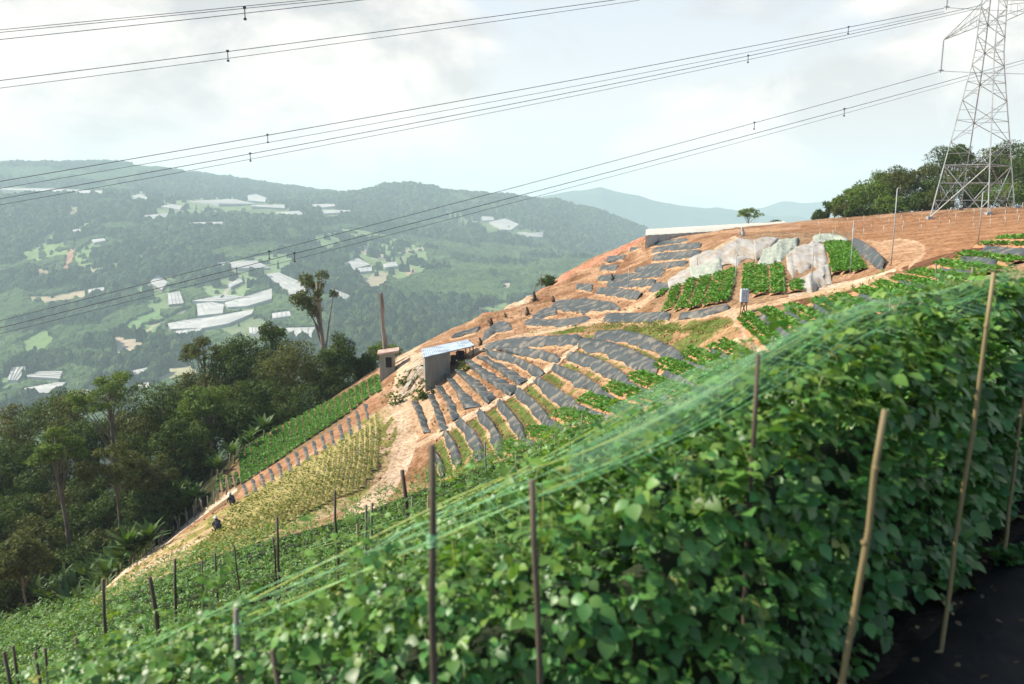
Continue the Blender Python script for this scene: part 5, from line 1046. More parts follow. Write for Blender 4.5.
right = [(836, 208, 11, 9, 118, 'sparse twiggy small tree at the left end of the pylon wood', 'umbrella', 'leaf_tree'), (852, 200, 15, 13, 116, 'light green tree second from left in the pylon wood', 'umbrella', 'leaf_tree_bright'), (872, 197, 20, 16, 114, 'yellowish green broad tree in the left part of the pylon wood', 'round', 'leaf_tree_bright'),
  (897, 192, 20, 20, 114, 'olive tree in the middle of the pylon wood left of the pylon', 'round', 'leaf_tree_olive'), (917, 184, 18, 19, 116, 'tall olive tree just left of the pylon', 'round', 'leaf_tree_olive'), (947, 166, 20, 16, 122, 'tallest dark crown seen through the left pylon legs', 'round', 'leaf_tree'), (940, 196, 18, 14, 112, 'dark low tree between the left pylon legs', 'round', 'leaf_tree'),
  (882, 186, 12, 12, 120, 'pale crown peeping over the yellowish green broad tree', 'round', 'leaf_tree_bright'), (930, 204, 16, 10, 110, 'low olive bush by the left pylon foot', 'round', 'leaf_tree_olive'), (846, 212, 12, 7, 112, 'low olive bush at the left foot of the pylon wood', 'round', 'leaf_tree_olive'), (968, 184, 18, 20, 118, 'dark green tree seen through the pylon middle', 'round', 'leaf_tree_olive'), (990, 170, 20, 19, 122, 'olive tree behind the right pylon legs', 'round', 'leaf_tree_olive'), (1010, 166, 20, 20, 122, 'dark tree right of the pylon', 'round', 'leaf_tree'), (1030, 178, 22, 28, 114, 'dark tree cut by the right picture edge', 'round', 'leaf_tree'),
  (888, 208, 18, 9, 110, 'low bright bush at the foot of the wood', 'round', 'leaf_tree_bright'), (860, 213, 16, 7, 110, 'low dark bush at the field edge under the light green tree', 'round', 'leaf_tree'), (916, 206, 14, 9, 110, 'low dark bush left of the nearest pylon foot', 'round', 'leaf_tree'), (976, 202, 16, 12, 114, 'dark undergrowth bush behind the pylon middle', 'round', 'leaf_tree'), (1006, 198, 20, 14, 112, 'green undergrowth bush between the right pylon feet', 'round', 'leaf_tree_bright'), (820, 217, 9, 4, 120, 'tiny dark shrub left of the twiggy tree', 'round', 'leaf_tree'), (958, 155, 12, 8, 126, 'small flat crown at the skyline inside the pylon', 'umbrella', 'leaf_tree')]
for u, v, rx, ry, Y, lab, kd, mt in right: tree(u, v - 1.5, rx * 1.2, ry * 1.18, Y, lab, gR, kd, mt, n=int(2600 + 7 * rx * ry), size=.33, base=-3.5)
# banana plants along the forest edge
BT = leaf_template(1, .29, .12, .42, 5)
def banana(x, y, h, label, g):
    z = float(H(x, y)); e = empty('banana_plant', (x, y, z), label, 'banana plant', 'banana plants along the forest edge')
    mb = MB(); t_ = np.linspace(0, 1, 6)[:, None]; mb.tube(np.c_[.08 * t_, .05 * t_, -.3 + t_ * (h * .34 + .3)],   .11 * (1.15 - .55 * t_[:, 0]), 7); mb.build('pseudostem', M['banana_stem'], e, True)
    n = 14; a = np.arange(n) * 2.4 + g.random() * 6; el = np.radians(np.linspace(86, 42, n) + 8 * g.normal(size=n))
    d = np.stack([np.cos(a) * np.cos(el), np.sin(a) * np.cos(el), np.sin(el)], -1); up = np.stack([-np.cos(a) * np.sin(el), -np.sin(a) * np.sin(el), np.cos(el)], -1) + .25 * g.normal(size=(n, 3))
    P = np.tile([0.06, .04, h * .30], (n, 1)) + np.c_[np.zeros((n, 2)), g.random(n) * .12 * h]
    V, F = scatter(*BT, P, frames(d, up), h * (.50 + .22 * g.random(n))); build('leaves', V, F, M['leaf_banana'], e, True)
M['banana_stem'] = mat('banana_stem', (.16, .18, .07), .7, var=(.22, .17, .10), vscale=3)
edge = np.concatenate([hit(*resample([(118, 576), (160, 545), (206, 508)], 11).T, y0=40), hit(*resample([(226, 478), (270, 440)], 4).T, y0=60), hit(*resample([(318, 405), (345, 388), (374, 370)], 8).T, y0=60)])
plc = []
for i_, p_ in enumerate(edge):
    for s_ in range(6 if i_ < 11 else 2):
        plc.append((p_[0] - .5 - 1.6 * s_ - .8 * rng.random(), p_[1] + .8 + 1.9 * s_ + .6 * rng.random() + .4 * rng.random(), 1.9 + 1.0 * rng.random()))
for q in range(58): plc.append((*unproj(-20 + 3.0 * q + 6 * rng.random(), 600, 51 + 13 * rng.random())[:2], 1.9 + 1.1 * rng.random()))
for i_, (x, y, h) in enumerate(plc):
    uu_, vv_ = proj(np.array([x, y, float(H(x, y)) + h * .6]))
    zone = 'beside the slope edge fence' if 110 < uu_ < 215 else ('at the lower left below the dark forest' if uu_ <= 110 else ('by the hut road above the staked columns' if uu_ > 300 else 'near the reddish patch by the staked columns'))
    banana(x, y, h, 'green banana plant with upright arching leaves ' + zone, rng)
# bare reddish patch with a boulder beside the columns
# the fence of sticks at the slope edge
fe = hit(*resample([(98, 588), (112, 577), (160, 546), (210, 507), (236, 488)], 44).T, y0=40)
for p_ in fe:
    mb = MB(); h = .9 + .5 * rng.random(); a = .12 * rng.normal(size=2); mb.tube(np.array([[0, 0, -.1], [a[0] * .5, a[1] * .5, h * .5], [a[0], a[1], h]]), [.05, .045, .035], 6)
    o = mb.build('fence_stick', M['pole_grey'], None, True); o.location = p_ + np.array([-.15, .1, 0]) + np.array([.2 * rng.normal(), .1 * rng.normal(), 0]); tag(o, 'short grey stick in the stick fence along the edge of the weedy left slope', 'fence stick', 'sticks of the slope edge fence')

# ------------------------------------------------------------------ pylon and its cables
TY = 95.0
foot = [unproj(930, 211, 92.5), unproj(988.5, 211.5, 89.6), unproj(1016.5, 208.5, 95.6), unproj(960, 209, 99)]
foot = np.array(foot); foot[:, 2] = [float(H(p[0], p[1])) for p in foot]; ctr = foot.mean(0)
zb = foot[:, 2].min(); base = np.array([ctr[0], ctr[1], zb])
e = empty('pylon', base, 'tall galvanised lattice pylon standing on the ploughed field at the right edge', 'pylon')
levels = [0, 3.2, 6.0, 8.6, 11.0, 13.2, 15.2, 17.0, 18.6, 20.1, 21.6, 23.2, 25.0, 27.0, 29.2, 31.5]
def corner(k, z):
    f = np.interp(z, [0, 18, 31.5], [1.0, .33, .22]); p = ctr + (foot[k] - ctr) * f; return np.array([p[0] - base[0], p[1] - base[1], z])
mat_leg = [M['steel'], M['steel'], M['steel'], M['steel_dark']]
for k in range(4):
    mb = MB(); zz = [-.3 + foot[k, 2] - zb] + levels[1:]; mb.tube([corner(k, z) for z in zz], .075, 4)
    mb.box(corner(k, 0) + [0, 0, foot[k, 2] - zb + .05], (.28, .28, .22)); mb.build('leg', mat_leg[k], e)
for k in range(4):
    mb = MB(); k2 = (k + 1) % 4
    for i_, (z0, z1) in enumerate(zip(levels[:-1], levels[1:])):
        a, b, c, d = corner(k, z0), corner(k2, z0), corner(k, z1), corner(k2, z1); w = .04
        if i_ == 0:
            q0 = 0; a = corner(k, .15); b = corner(k2, .15); z1b = levels[2]; c = corner(k, z1b); d = corner(k2, z1b)
            mb.bar(a, d, .05); mb.bar(b, c, .05); x_ = (a + d) / 2
            for t_ in (.33, .66):
                mb.bar(a * (1 - t_) + c * t_, a * (1 - t_ * .5) + d * t_ * .5, .035); mb.bar(b * (1 - t_) + d * t_, b * (1 - t_ * .5) + c * t_ * .5, .035)
                mb.bar(a * (1 - t_) + c * t_, b * (1 - t_) + d * t_, .03)
        elif i_ == 1: mb.bar(c, d, .05)
        else:
            mb.bar(a, d, w) if (i_ + k) % 2 else mb.bar(b, c, w)
            mb.bar((a + c) / 2, (a * .5 + d * .5) if (i_ + k) % 2 else (b + c) / 2, .025)
            if i_ % 2: mb.bar(c, d, .03)
    mb.build('bracing', M['steel_dark'] if k in (2, ) else M['steel'], e)
zA = 20.1; tipL = unproj(943.6, 40, 104.5) - base; arm_dir = tipL - np.array([0, 0, tipL[2]]); zt = tipL[2]
arms = []
for z_off, nm in ((0, 'lower'), (7.5, 'upper')):
    for sgn in (1, -1):
        tip = np.array([arm_dir[0] * sgn, arm_dir[1] * sgn, zt + z_off]); mb = MB()
        ks = (3, 0) if sgn == 1 else (1, 2)
        r0 = [corner(k, zt + z_off + .2) for k in ks]; r1 = [corner(k, zt + z_off + 1.9) for k in ks]
        for a in r0 + r1: mb.bar(a, tip, .05)
        for t_ in (.25, .5, .75):
            q = [a * (1 - t_) + tip * t_ for a in r0 + r1]; mb.bar(q[0], q[1], .025); mb.bar(q[0], q[2], .025); mb.bar(q[1], q[3], .025)
            t2 = t_ - .25; p = [a * (1 - t2) + tip * t2 for a in r0 + r1]; mb.bar(p[2], q[0], .025); mb.bar(p[3], q[1], .025)
        mb.build('cross_arm', M['steel'], e); arms.append(tip + base)
        ins = MB(); n = 16; L = 3.6; zz = np.linspace(0, -L, n * 2 + 1)
        ins.tube(np.c_[0 * zz, 0 * zz, zz], np.where(np.arange(n * 2 + 1) % 2, .13, .05), 8)
        ins.bar([-.35, 0, -L], [.35, 0, -L], .06); ins.bar([0, 0, -L], [0, 0, -L - .35], .05)
        o = ins.build('insulator', M['insul'], e, True); o.location = tip
# cables: each hangs in its own vertical plane, sagging; left ends run on past the frame towards the next pylon
def cable(ptsp, xyL, xyR, label, spac=(), rad=.026, pair=None):
    """ptsp pixel points along the cable; xyL/xyR two plan points of its vertical plane"""
    (x0, y0), (x1, y1) = xyL, xyR; Q = []
    for u, v in ptsp:
        d = unproj(u, v, 1.0); nx, ny = y1 - y0, x0 - x1
        s = (x0 * nx + y0 * ny) / (d[0] * nx + d[1] * ny); Q.append(d * s)
    Q = np.array(Q); L = math.hypot(x1 - x0, y1 - y0); S_ = ((Q[:, 0] - x0) * (x1 - x0) + (Q[:, 1] - y0) * (y1 - y0)) / L
    cf = np.polyfit(S_, Q[:, 2], 2); cf[0] = max(cf[0], 2e-4) if len(ptsp) < 3 else cf[0]
    s = np.linspace(S_.min() - 55, S_.max() if pair is None else S_.max() + pair, 120)
    P = np.c_[x0 + (x1 - x0) * s / L, y0 + (y1 - y0) * s / L, np.polyval(cf, s)]
    c = P[60].copy(); mb = MB(); mb.tube(P - c, rad, 5)
    o = mb.build('power_cable', M['wire'], None, True); o.location = c; tag(o, label, 'power cable', 'cables strung from the pylon')
    for u in spac:
        k = np.argmin(np.abs(proj(P)[0] - u)); sb = MB(); p = P[k] - c
        sb.tube([p + [0, 0, .08], p + [0, 0, -.62]], .04, 5); sb.box(p + [0, 0, .05], (.10, .06, .08)); sb.box(p + [0, 0, -.7], (.09, .06, .07)); sb.build('spacer', M['wire'], o)
    return o
tl = arms[0]; tr = arms[1]; tu = arms[2]; tn = arms[3]
PL = (-60., 74.)
far_l = lambda t: (PL, (t[0], t[1]))
near_l = lambda t: ((-60., 58.), (t[0], t[1]))
cab = [
 ([(0, 30), (125, 17.5), (250, 6), (314, -1)], (-50, 52), (60, 74), 'highest thin cable across the top left corner', (), .022),
 ([(0, 32.5), (125, 20), (250, 8), (340, -1)], (-50, 52), (60, 74), 'cable just under the highest one at top left, carrying one spacer', (249,), .022),
 ([(0, 39.5), (125, 26.5), (250, 12.5), (342, 2.5), (370, -1)], (-50, 52.4), (60, 74.4), 'lowest of the three cables across the top left corner', (), .024),
 ([(0, 80), (120, 66), (229, 52), (342, 36), (480, 18), (616, 0)], (-55, 60), (60, 84), 'upper cable of the second pair from the top, with a spacer at left', (229,), .028),
 ([(0, 87.5), (120, 74), (229, 58), (342, 42), (480, 24), (640, 0)], (-55, 60.5), (60, 84.5), 'lower cable of the second pair from the top', (), .022),
 ([(0, 182), (130, 159), (267, 135), (342, 121), (520, 91), (684, 59), (820, 33), (944, 8)], *far_l(tu), 'thick cable running from the left edge up to the upper pylon insulator', (267, 850), .034),
 ([(0, 189.5), (130, 166), (267, 142), (342, 128), (520, 98), (684, 65), (820, 38), (944, 11)], *far_l(tu), 'thin cable just below the thick one toward the upper insulator', (), .024),
 ([(0, 199), (130, 176), (252, 154), (342, 135), (520, 104), (684, 68), (820, 42), (940, 14)], *far_l((tu[0], tu[1] - .6)), 'dark cable third below the thick one with a spacer over the far ridge', (252, 752), .032),
 ([(0, 205), (130, 182), (252, 159), (342, 140), (520, 109), (684, 72), (820, 45), (940, 17)], *far_l((tu[0], tu[1] - .6)), 'lowest thin cable of the bundle toward the upper insulator', (), .024),
 ([(0, 320), (130, 291), (265, 249), (362, 228), (486, 195), (684, 143), (820, 105), (941, 71)], *far_l(tl), 'cable crossing the valley and forest up to the lower pylon insulator', (265, 754), .030),
 ([(0, 325), (130, 300), (289, 256), (342, 241), (400, 224), (509, 197), (684, 153), (847, 110), (967, 75)], *near_l((tl[0] + 1.5, tl[1] - 6)), 'lower dark cable crossing the valley in front of the tall bare tree', (289, 847), .030),
 ([(0, 331), (130, 306), (289, 262), (400, 229), (509, 202), (684, 158), (847, 115), (960, 80)], *near_l((tl[0] + 1.5, tl[1] - 6)), 'lowest faint cable crossing the valley', (), .020)]
for p_, a_, b_, lab, sp_, rd in cab: cable(p_, a_, b_, lab, sp_, rd, pair=14. if 'valley in front' in lab or 'faint' in lab else (6. if 'bundle' in lab or 'third' in lab else None))
# cables going on to the right from the insulators
for t_, lab in ((tl, 'cable leaving the lower pylon insulator to the right'), (tu, 'cable leaving the upper pylon insulator to the right')):
    a = t_ + np.array([0, 0, -3.7]); d = np.array([1.0, .16, 0]); s = np.linspace(0, 40, 30)[:, None]; P = a + d * s + np.array([0, 0, 1]) * (-.02 * s + .0012 * s ** 2)
    mb = MB(); mb.tube(P - a, .026, 5); o = mb.build('power_cable', M['wire'], None, True); o.location = a; tag(o, lab, 'power cable', 'cables strung from the pylon')

# ------------------------------------------------------------------ hut, shed, dead trunk, timber
def slab(mb, P, th):
    """quad P (4,3) thickened downwards"""
    P = np.asarray(P, float); V = np.concatenate([P, P - [0, 0, th]]); mb.add(V, [[0, 1, 2, 3], [7, 6, 5, 4], [0, 4, 5, 1], [1, 5, 6, 2], [2, 6, 7, 3], [3, 7, 4, 0]])
A = unproj(423.5, 357.5, 71.5); B = unproj(475, 345.5, 75.5); Bk = unproj(468, 339.5, 79.5); Ak = unproj(421.5, 349, 75.2)
bh = np.array([A[0], A[1], float(H(A[0] + 1, A[1] + 1))]); e = empty('hut', bh, 'small grey board hut with a pale blue sheet roof beside the dirt road', 'hut')
mb = MB(); nn_ = 26
for i_ in range(nn_):     # corrugations run down the slope of the roof
    t0, t1 = i_ / nn_, (i_ + 1) / nn_; tm = (t0 + t1) / 2; f0, f1, k0, k1 = A + (B - A) * t0, A + (B - A) * t1, Ak + (Bk - Ak) * t0, Ak + (Bk - Ak) * t1
    fm, km = (f0 + f1) / 2 + [0, 0, .035], (k0 + k1) / 2 + [0, 0, .035]
    mb.add(np.array([f0, fm, f1, k1, km, k0]) - bh, [[0, 1, 4, 5], [1, 2, 3, 4]])
slab(mb, np.array([A, B, Bk, Ak]) - bh - [0, 0, .03], .05); mb.build('roof', M['roof_blue'], e)
w1 = A + (B - A) * .03 + (Ak - A) * .06; w2 = A + (B - A) * .50 + (Ak - A) * .06; w3 = w2 + (Ak - A) * .86; w4 = w1 + (Ak - A) * .86
for (p, q), nm in (((w1, w2), 'wall'), ((w2, w3), 'wall'), ((w3, w4), 'wall'), ((w4, w1), 'wall')):
    mb = MB(); L = np.linalg.norm((q - p)[:2]); m = max(4, int(L / .22)); nrm_ = np.array([(q - p)[1], -(q - p)[0], 0]) / L
    for i_ in range(m):
        a = p + (q - p) * (i_ + .02) / m; b = p + (q - p) * (i_ + .98) / m; th = nrm_ * (.02 + .015 * rng.random()); z0 = float(H(a[0], a[1])) - .3
        lo = np.array([0, 0, 1.]); top = min(a[2], b[2]) - .09
        V = np.array([[*a[:2], z0], [*b[:2], z0], [*b[:2], top + .02], [*a[:2], top + .02]]); mb.add(np.concatenate([V + th, V - th]) - bh, [[0, 1, 2, 3], [7, 6, 5, 4], [0, 4, 5, 1], [1, 5, 6, 2], [2, 6, 7, 3], [3, 7, 4, 0]])
    mb.build(nm, M['wall_grey'], e)
for t_, s_ in ((.66, .1), (.82, .1), (.97, .1), (.97, .9), (.72, .9)):
    p = A + (B - A) * t_ + (Ak - A) * s_; mb = MB(); z0 = float(H(p[0], p[1])) - .2; mb.tube(np.array([[p[0], p[1], z0], [p[0], p[1], p[2] - .08]]) - bh, .06, 6); mb.build('post', M['bark_dark'], e)
for t_, lab in ((.60, 'dark fuel drum under the open end of the hut roof'), (.74, 'dark sack heap under the open end of the hut roof')):
    p = A + (B - A) * t_ + (Ak - A) * .55; p[2] = float(H(p[0], p[1])); mb = MB()
    if 'drum' in lab: mb.tube([[0, 0, 0], [0, 0, .05], [0, 0, .3], [0, 0, .33], [0, 0, .36], [0, 0, .6], [0, 0, .63], [0, 0, .9]], [.28, .29, .28, .30, .28, .28, .30, .28], 14)
    else:
        for q in range(4): mb.tube(np.array([[-.45, .1 * q, .12 + .18 * q], [-.3, .1 * q, .14 + .18 * q], [.3, .1 * q, .14 + .18 * q], [.45, .1 * q, .12 + .18 * q]]), [.05, .2, .2, .05], 8)
    o = mb.build('fuel_drum' if 'drum' in lab else 'sack_heap', M['cloth_dark'], None, True); o.location = p; tag(o, lab, 'drum' if 'drum' in lab else 'sacks')
# little shed
a = unproj(377, 354, 84); b = unproj(399, 350.5, 84.5); c = unproj(399, 347, 86.5); d = unproj(378, 350, 86.3); bs = np.array([a[0] + 1, a[1] + 1, float(H(a[0] + 1, a[1] + 1))])
e = empty('shed', bs, 'tiny grey shed with a rusty pinkish flat roof below the dead trunk', 'shed'); mb = MB(); slab(mb, np.array([a, b, c, d]) - bs, .22); mb.build('roof', M['roof_rust'], e)
q = [a + (b - a) * .1 + (d - a) * .12, a + (b - a) * .78 + (d - a) * .12, a + (b - a) * .78 + (d - a) * .9, a + (b - a) * .1 + (d - a) * .9]
mb = MB(); zb_ = min(float(H(p[0], p[1])) for p in q) - .4
V = np.array([[*p[:2], p[2] - .2] for p in q] + [[*p[:2], zb_] for p in q]) - bs; mb.add(V, [[4, 5, 1, 0], [5, 6, 2, 1], [6, 7, 3, 2], [7, 4, 0, 3]]); mb.build('wall', M['wall_grey'], e)
mb = MB(); pm = (q[0] * .45 + q[1] * .55) + np.array([.1, -.05, 0]); mb.box([pm[0] - bs[0], pm[1] - bs[1], pm[2] - 1.15 - bs[2]], (.32, .04, .55)); mb.build('dark_doorway', M['dark'], e)  # solid near-black box, the dark of the doorway put into its colour
# dead trunk
a = unproj(380.5, 293, 88); b = unproj(385.5, 356, 88); n = 16; t_ = np.linspace(0, 1, n)[:, None]; mb = MB()
P = (b * (1 - t_) + a * t_) - b + np.c_[.05 * np.sin(t_ * 9), .05 * np.cos(t_ * 7), 0 * t_]; mb.tube(P, .31 - .10 * t_[:, 0] + .03 * rng.normal(size=n) * (t_[:, 0] > .1), 9)
mb.tube([P[-3], P[-3] + [-.25, .05, .35], P[-3] + [-.3, .05, .9]], [.12, .08, .02], 5); mb.tube([P[9], P[9] + [.3, 0, .3]], [.09, .03], 5); mb.tube([P[6], P[6] + [-.3, 0, .2]], [.09, .03], 5)
o = mb.build('dead_trunk', M['bark_pale'], None, True); o.location = b; tag(o, 'tall bare dead trunk without branches standing behind the tiny shed', 'dead tree')
# timber and rubbish on the road bank
planks = [((400, 399), (422, 369), .11), ((404, 392), (421, 366), .09), ((409, 396), (424, 378), .08), ((412, 365), (424, 358), .1), ((406, 374), (420, 366), .08), ((410, 384), (425, 371), .07), ((415, 392), (426, 386), .08), ((404, 381), (411, 369), .09), ((398, 402), (410, 392), .07), ((418, 362), (424, 371), .07)]
for i_, (a, b, w) in enumerate(planks):
    P = hit([a[0], b[0]], [a[1], b[1]], y0=45); P[:, 2] += .12 + .25 * rng.random(2); d = P[1] - P[0]; L = np.linalg.norm(d); d /= L; x = np.cross(d, [0, 0, 1]); x /= np.linalg.norm(x); z = np.cross(x, d)
    mb = MB(); mb.box((0, 0, 0), (w, L / 2, .03), np.stack([x, d, z], -1)); o = mb.build('plank', M['timber'], None); o.location = P.mean(0)
    tag(o, 'long pale plank lying across the whole timber heap beside the hut' if i_ == 0 else 'pale old plank in the timber heap between dirt road and hut', 'plank', 'planks of the timber heap')
def bush(u, v, r, n, lab, mt='leaf_tree_bright', y0=45, nm='bush'):
    p = hit(u, v, y0=y0)[0]; q = rng.normal(size=(n // 8, 3)) * r * .5; q[:, 2] = np.abs(q[:, 2]) * 1.3
    P, rt, s = tufts(q, .20, 8, rng, (-10, 80)); V, F = scatter(*LT3, P, rt, s); e = empty(nm, p, lab, 'bush', 'bushes around the hut'); build('foliage', V, F, M[mt], e)
    mb = MB(); 
    for k in range(5): mb.tube(np.array([[0, 0, -.1], q[k] * .5, q[k]]), [.035, .025, .01], 5, False)
    mb.build('stems', M['bark_dark'], e)
bush(440, 369, .9, 500, 'light green shrub growing against the hut wall'); bush(432, 379, 1.0, 500, 'leafy shrub at the left foot of the hut wall', 'leaf_tree_olive'); bush(425, 398, .8, 400, 'dark shrub below the hut at the terrace corner', 'leaf_tree')
bush(404, 385, 1.0, 420, 'green weed bush in the timber heap'); bush(418, 400, .8, 300, 'small green weed bush below the timber heap'); bush(466, 370, .5, 240, 'little green tuft at the right end of the hut'); bush(395, 404, .9, 360, 'low green weed bush at the inner road verge')
# long greenhouse on the ridge
q0 = np.array([unproj(645.5, 235.5, 112), unproj(787, 227.0, 124), unproj(783, 221.6, 131), unproj(646, 229.6, 119)])
bs = q0.mean(0); bs[2] -= 2; e = empty('greenhouse', bs, 'long low cream roofed greenhouse on the ridge above the upper terraces', 'greenhouse')
n = 40; V = []; 
for k, f in enumerate(np.linspace(0, 1, 7)):
    t_ = np.linspace(0, 1, n)[:, None]; p = (q0[0] * (1 - t_) + q0[1] * t_) * (1 - f) + (q0[3] * (1 - t_) + q0[2] * t_) * f; p = p + np.array([0, 0, .35 * np.sin(np.pi * f)]) + np.c_[np.zeros((n, 2)), .04 * (np.arange(n) % 2)]; V.append(p - bs)
V = np.array(V); i = np.arange(6)[:, None] * n; j = np.arange(n - 1)[None]; build('roof', V.reshape(-1, 3), np.stack([i + j, i + j + 1, i + n + j + 1, i + n + j], -1).reshape(-1, 4), M['glasshouse_near'], e, True)
mb = MB(); z_ = -1.7
for a, b in ((0, 1), (1, 2), (2, 3), (3, 0)):
    p, r_ = q0[a] - bs - [0, 0, .02], q0[b] - bs - [0, 0, .02]; mb.add(np.array([p, r_, r_ - [0, 0, 3], p - [0, 0, 3]]), [[0, 3, 2, 1]])
mb.build('wall', M['cream_wall'], e)
for t_ in np.linspace(.01, .99, 14):
    p = q0[0] * (1 - t_) + q0[1] * t_ - bs; mb = MB(); mb.tube([p + [0, -.12, 0], p + [0, -.12, -2.6]], .06, 5); mb.build('post', M['timber'], e)
# tarpaulins thrown over the cut bank
gT = 'pale tarpaulins over the cut bank'
film([(690, 259), (716, 249), (734, 240), (752, 238), (758, 247)], [(690, 278), (716, 273), (738, 264), (749, 262), (755, 262)], 'largest white tarpaulin draped over the bank above the left crop rows', gT, 'tarpaulin', 'tarp', .28, 'tarpaulin', 40, 12, 40., rag=.38)
film([(668, 283), (680, 274), (692, 268)], [(668, 291), (682, 286), (694, 279)], 'small pale tarpaulin at the left end beside the diagonal path', gT, 'tarpaulin', 'tarp', .3, 'tarpaulin', 20, 7, 40., rag=.4)
film([(690, 268), (708, 262), (722, 259)], [(690, 280), (708, 276), (722, 271)], 'dull grey green shade cloth in front of the largest white tarpaulin', gT, 'tarpaulin', 'tarp_green', .35, 'tarpaulin', 22, 7, 40., rag=.5)
film([(764, 252), (779, 241), (798, 237)], [(757, 266), (772, 266), (797, 249)], 'grey green shade cloth hung diagonally between the two white tarpaulins', gT, 'tarpaulin', 'tarp_green', .3, 'tarpaulin', 26, 9, 40., rag=.34)
film([(752, 240), (765, 238), (780, 239)], [(756, 264), (762, 256), (772, 247)], 'cream crumpled tarpaulin left of the diagonal shade cloth', gT, 'tarpaulin', 'tarp', .25, 'tarpaulin', 22, 8, 40., rag=.34)
film([(786, 258), (797, 246), (812, 239), (824, 246)], [(787, 268), (800, 284), (812, 281), (829, 266)], 'white crumpled tarpaulin above the right end of the crop rows', gT, 'tarpaulin', 'tarp', .28, 'tarpaulin', 30, 10, 40., rag=.38)
film([(798, 281), (812, 272), (829, 264)], [(802, 289), (811, 293), (832, 284)], 'lowest white tarpaulin spilling down to the road', gT, 'tarpaulin', 'tarp', .25, 'tarpaulin', 26, 8, 40., rag=.34)
film([(812, 237), (830, 234), (849, 241)], [(814, 243), (832, 241), (849, 246)], 'thin pale netting along the top of the small steep bed', gT, 'tarpaulin', 'tarp_green', .3, 'tarpaulin', 20, 5, 40., rag=.4)
# pale blue box on crossed sticks
p = hit(743.5, 314, y0=40)[0]; s_ = p[1] / FPX; e = empty('sprayer_box', p, 'pale blue and white box on crossed dark sticks beside the red bank', 'box'); h = 25 * s_
for x, nm in ((-.55, 0), (0, 0), (.55, 0)):
    mb = MB(); mb.box((x * 5.2 * s_ / 1.1, 0, h * .74), (1.05 * s_ * 1.1, .16, h * .25)); mb.box((x * 5.2 * s_ / 1.1, 0, h * 1.0), (.8 * s_, .12, .03)); mb.build('canister', M['blue_pale'], e)
mb = MB(); mb.box((0, 0.02, h * .48), (3.6 * s_, .14, .025)); mb.build('shelf', M['bark_dark'], e)
for a, b in (((-3, -.1), (2.4, .1)), ((3, .1), (-2.4, -.1)), ((-2.4, .15), (-2.2, .1)), ((2.6, -.12), (2.2, -.1))):
    mb = MB(); mb.tube([[a[0] * s_, a[1], -.1], [b[0] * s_, b[1], h * .48]], .035, 5); mb.build('leg', M['bark_dark'], e)
# sprinkler pipes and little stakes of the upper field
for u, v0, v1, lab in ((891, 190, 266, 'tallest thin grey pipe standing at the notch of the ploughed field'), (978, 193, 242, 'thin grey pipe under the pylon, at the front of the field'), (850, 222, 274, 'thin grey pipe rising from the small steep bed'), (811, 246, 288, 'thin grey pipe in front of the lowest white tarpaulin'), (735, 256, 286, 'thin grey pipe above the crop rows, left of the pale blue box'), (628, 268, 292, 'thin dark pipe amid the upper brown terraces'), (697, 254, 270, 'thin pipe at the left end of the largest tarpaulin'), (521, 305, 322, 'thin bent pipe on the left ridge above the track')):
    p = hit(u, v1, y0=40)[0]; h = (v1 - v0) * p[1] / FPX; mb = MB(); mb.tube([[0, 0, -.1], [.01, 0, h * .5], [0, 0, h]], .035, 6); mb.tube([[0, 0, h], [.1, 0, h + .06], [.16, 0, h + .02]], .03, 5); o = mb.build('sprinkler_pipe', M['steel'], None, True); o.location = p; tag(o, lab, 'pipe', 'sprinkler pipes')
fs = [(u, 231 - (u - 800) * .075 + d) for d in (-5, 1, 8) for u in range(812, 1024, 17)]
for u, v in fs:
    u += rng.random() * 9; v += rng.random() * 4; p = hit(u, v, y0=50)[0]; h = .45 + .5 * rng.random(); mb = MB(); mb.tube(np.array([[0, 0, -.1], [.02, 0, h * .5], [.05 * rng.normal(), .03, h]]), .03, 5); o = mb.build('row_marker', M['timber'], None, True); o.location = p; tag(o, 'short pale stake marking the rows of the ploughed field', 'stake', 'pale stakes on the ploughed field')
# charred stumps and clods on the upper terraces
for u, v, s_, lab in ((491, 326, .5, 'dark stump at the left of the upper terraces above the hut roof'), (534, 301, .6, 'dark charred stump on the ridge below the flat topped tree'), (553, 302, .4, 'dark stump with twigs left of the crumpled sheets'), (612, 281, .45, 'dark stump between two upper terrace sheets'), (527, 315, .5, 'blackened stump beside the pale track'), (480, 345, .4, 'dark stump behind the open end of the hut'), (505, 318, .35, 'small dark stump near the ridge path'), (742, 236, .5, 'pale sack on a brown heap at the top of the largest tarpaulin')):
    p = hit(u, v, y0=45)[0]; mb = MB(); t_ = np.linspace(0, 1, 5)[:, None]; mb.tube(np.c_[.1 * np.sin(t_ * 4), .05 * t_, -.1 + s_ * 2.2 * t_], s_ * (.55 - .35 * t_[:, 0]), 7)
    for k in range(4): a = rng.random() * 6.3; mb.tube(np.array([[0, 0, .15], [s_ * math.cos(a), s_ * math.sin(a), .1 + s_ * rng.random() * 1.5]]), [s_ * .14, s_ * .05], 5)
    o = mb.build('stump' if 'stump' in lab else 'sack', M['bark_dark'] if 'stump' in lab else M['tarp'], None, True); o.location = p; tag(o, lab, 'stump' if 'stump' in lab else 'sack')

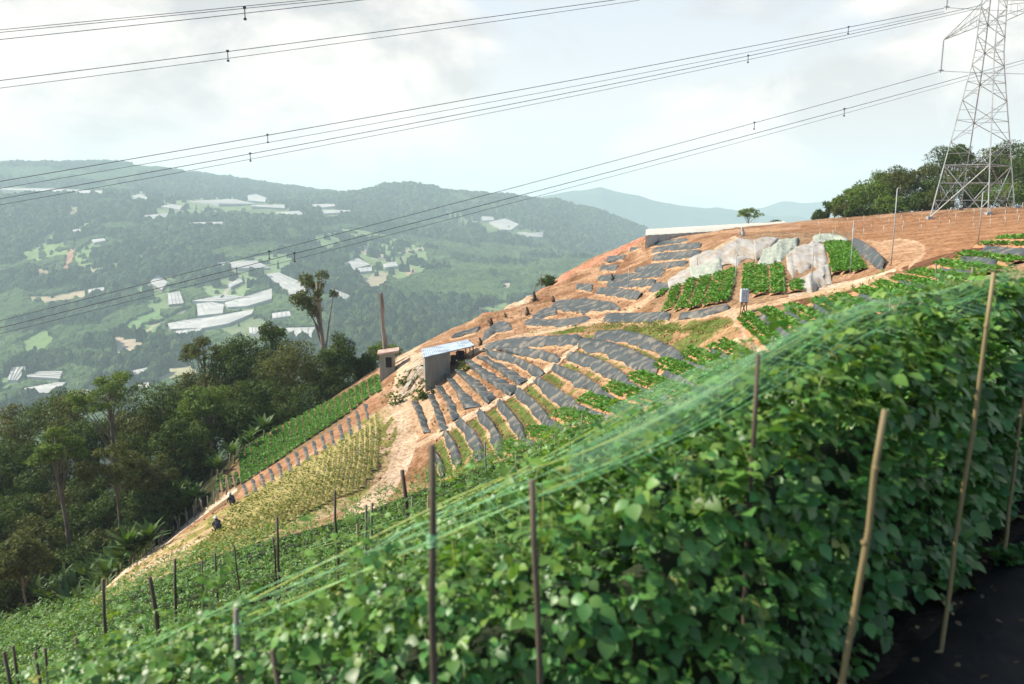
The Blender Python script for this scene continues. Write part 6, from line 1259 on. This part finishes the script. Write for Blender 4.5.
# ------------------------------------------------------------------ two field workers bending over the weedy slope
def worker(u, v, face, label, hat):
    p = hit(u, v, y0=30)[0]; f = np.array([math.cos(face), math.sin(face), 0]); s = np.array([-f[1], f[0], 0]); z = np.array([0, 0, 1.])
    e = empty('person', p, label, 'person', 'field workers')
    # squatting low among the weeds
    J = {'pel': z * .27 - f * .12, 'sp': z * .44 + f * .02, 'ch': z * .60 + f * .16, 'nk': z * .70 + f * .24, 'hd': z * .80 + f * .32}
    V = [J['pel'], J['sp'], J['ch'], J['nk'], J['hd']]; Rr_ = [.15, .15, .165, .07, .10]; E = [(0, 1), (1, 2), (2, 3), (3, 4)]
    for sg in (1, -1):
        b = len(V); V += [J['pel'] + s * sg * .10, z * .46 + s * sg * .16 + f * .24, z * .07 + s * sg * .14 + f * .02, z * .03 + s * sg * .15 + f * .20]; Rr_ += [.105, .075, .05, .04]; E += [(0, b), (b, b + 1), (b + 1, b + 2), (b + 2, b + 3)]
        b = len(V); V += [J['ch'] + s * sg * .19, z * .40 + f * .30 + s * sg * .24, z * .22 + f * .46 + s * sg * .14, z * .14 + f * .50 + s * sg * .12]; Rr_ += [.065, .048, .038, .035]; E += [(2, b), (b, b + 1), (b + 1, b + 2), (b + 2, b + 3)]
    me = bpy.data.meshes.new('body'); me.from_pydata([tuple(q) for q in V], E, []); o = bpy.data.objects.new('body', me); COL.objects.link(o); o.parent = e
    md = o.modifiers.new('skin', 'SKIN'); me.skin_vertices[0].data[0].use_root = True
    for k, r_ in enumerate(Rr_): me.skin_vertices[0].data[k].radius = (r_, r_)
    sb = o.modifiers.new('sub', 'SUBSURF'); sb.levels = 1; sb.render_levels = 2; me.materials.append(M['cloth_dark'])
    mb = MB(); h = J['hd'] + z * .02 + f * .02; mb.tube([h - z * .02, h + z * .01, h + z * .02, h + z * .10, h + z * .13], [.17, .165, .10, .08, .03], 12); mb.build('hat', M['cloth_pale'] if hat else M['cloth_dark'], e, True)
worker(233, 505, 2.5, 'person in dark clothes and pale hat crouching higher up on the weedy slope', True)
worker(218, 531, 2.2, 'person in dark clothes and dark hat crouching lower on the weedy slope', True)
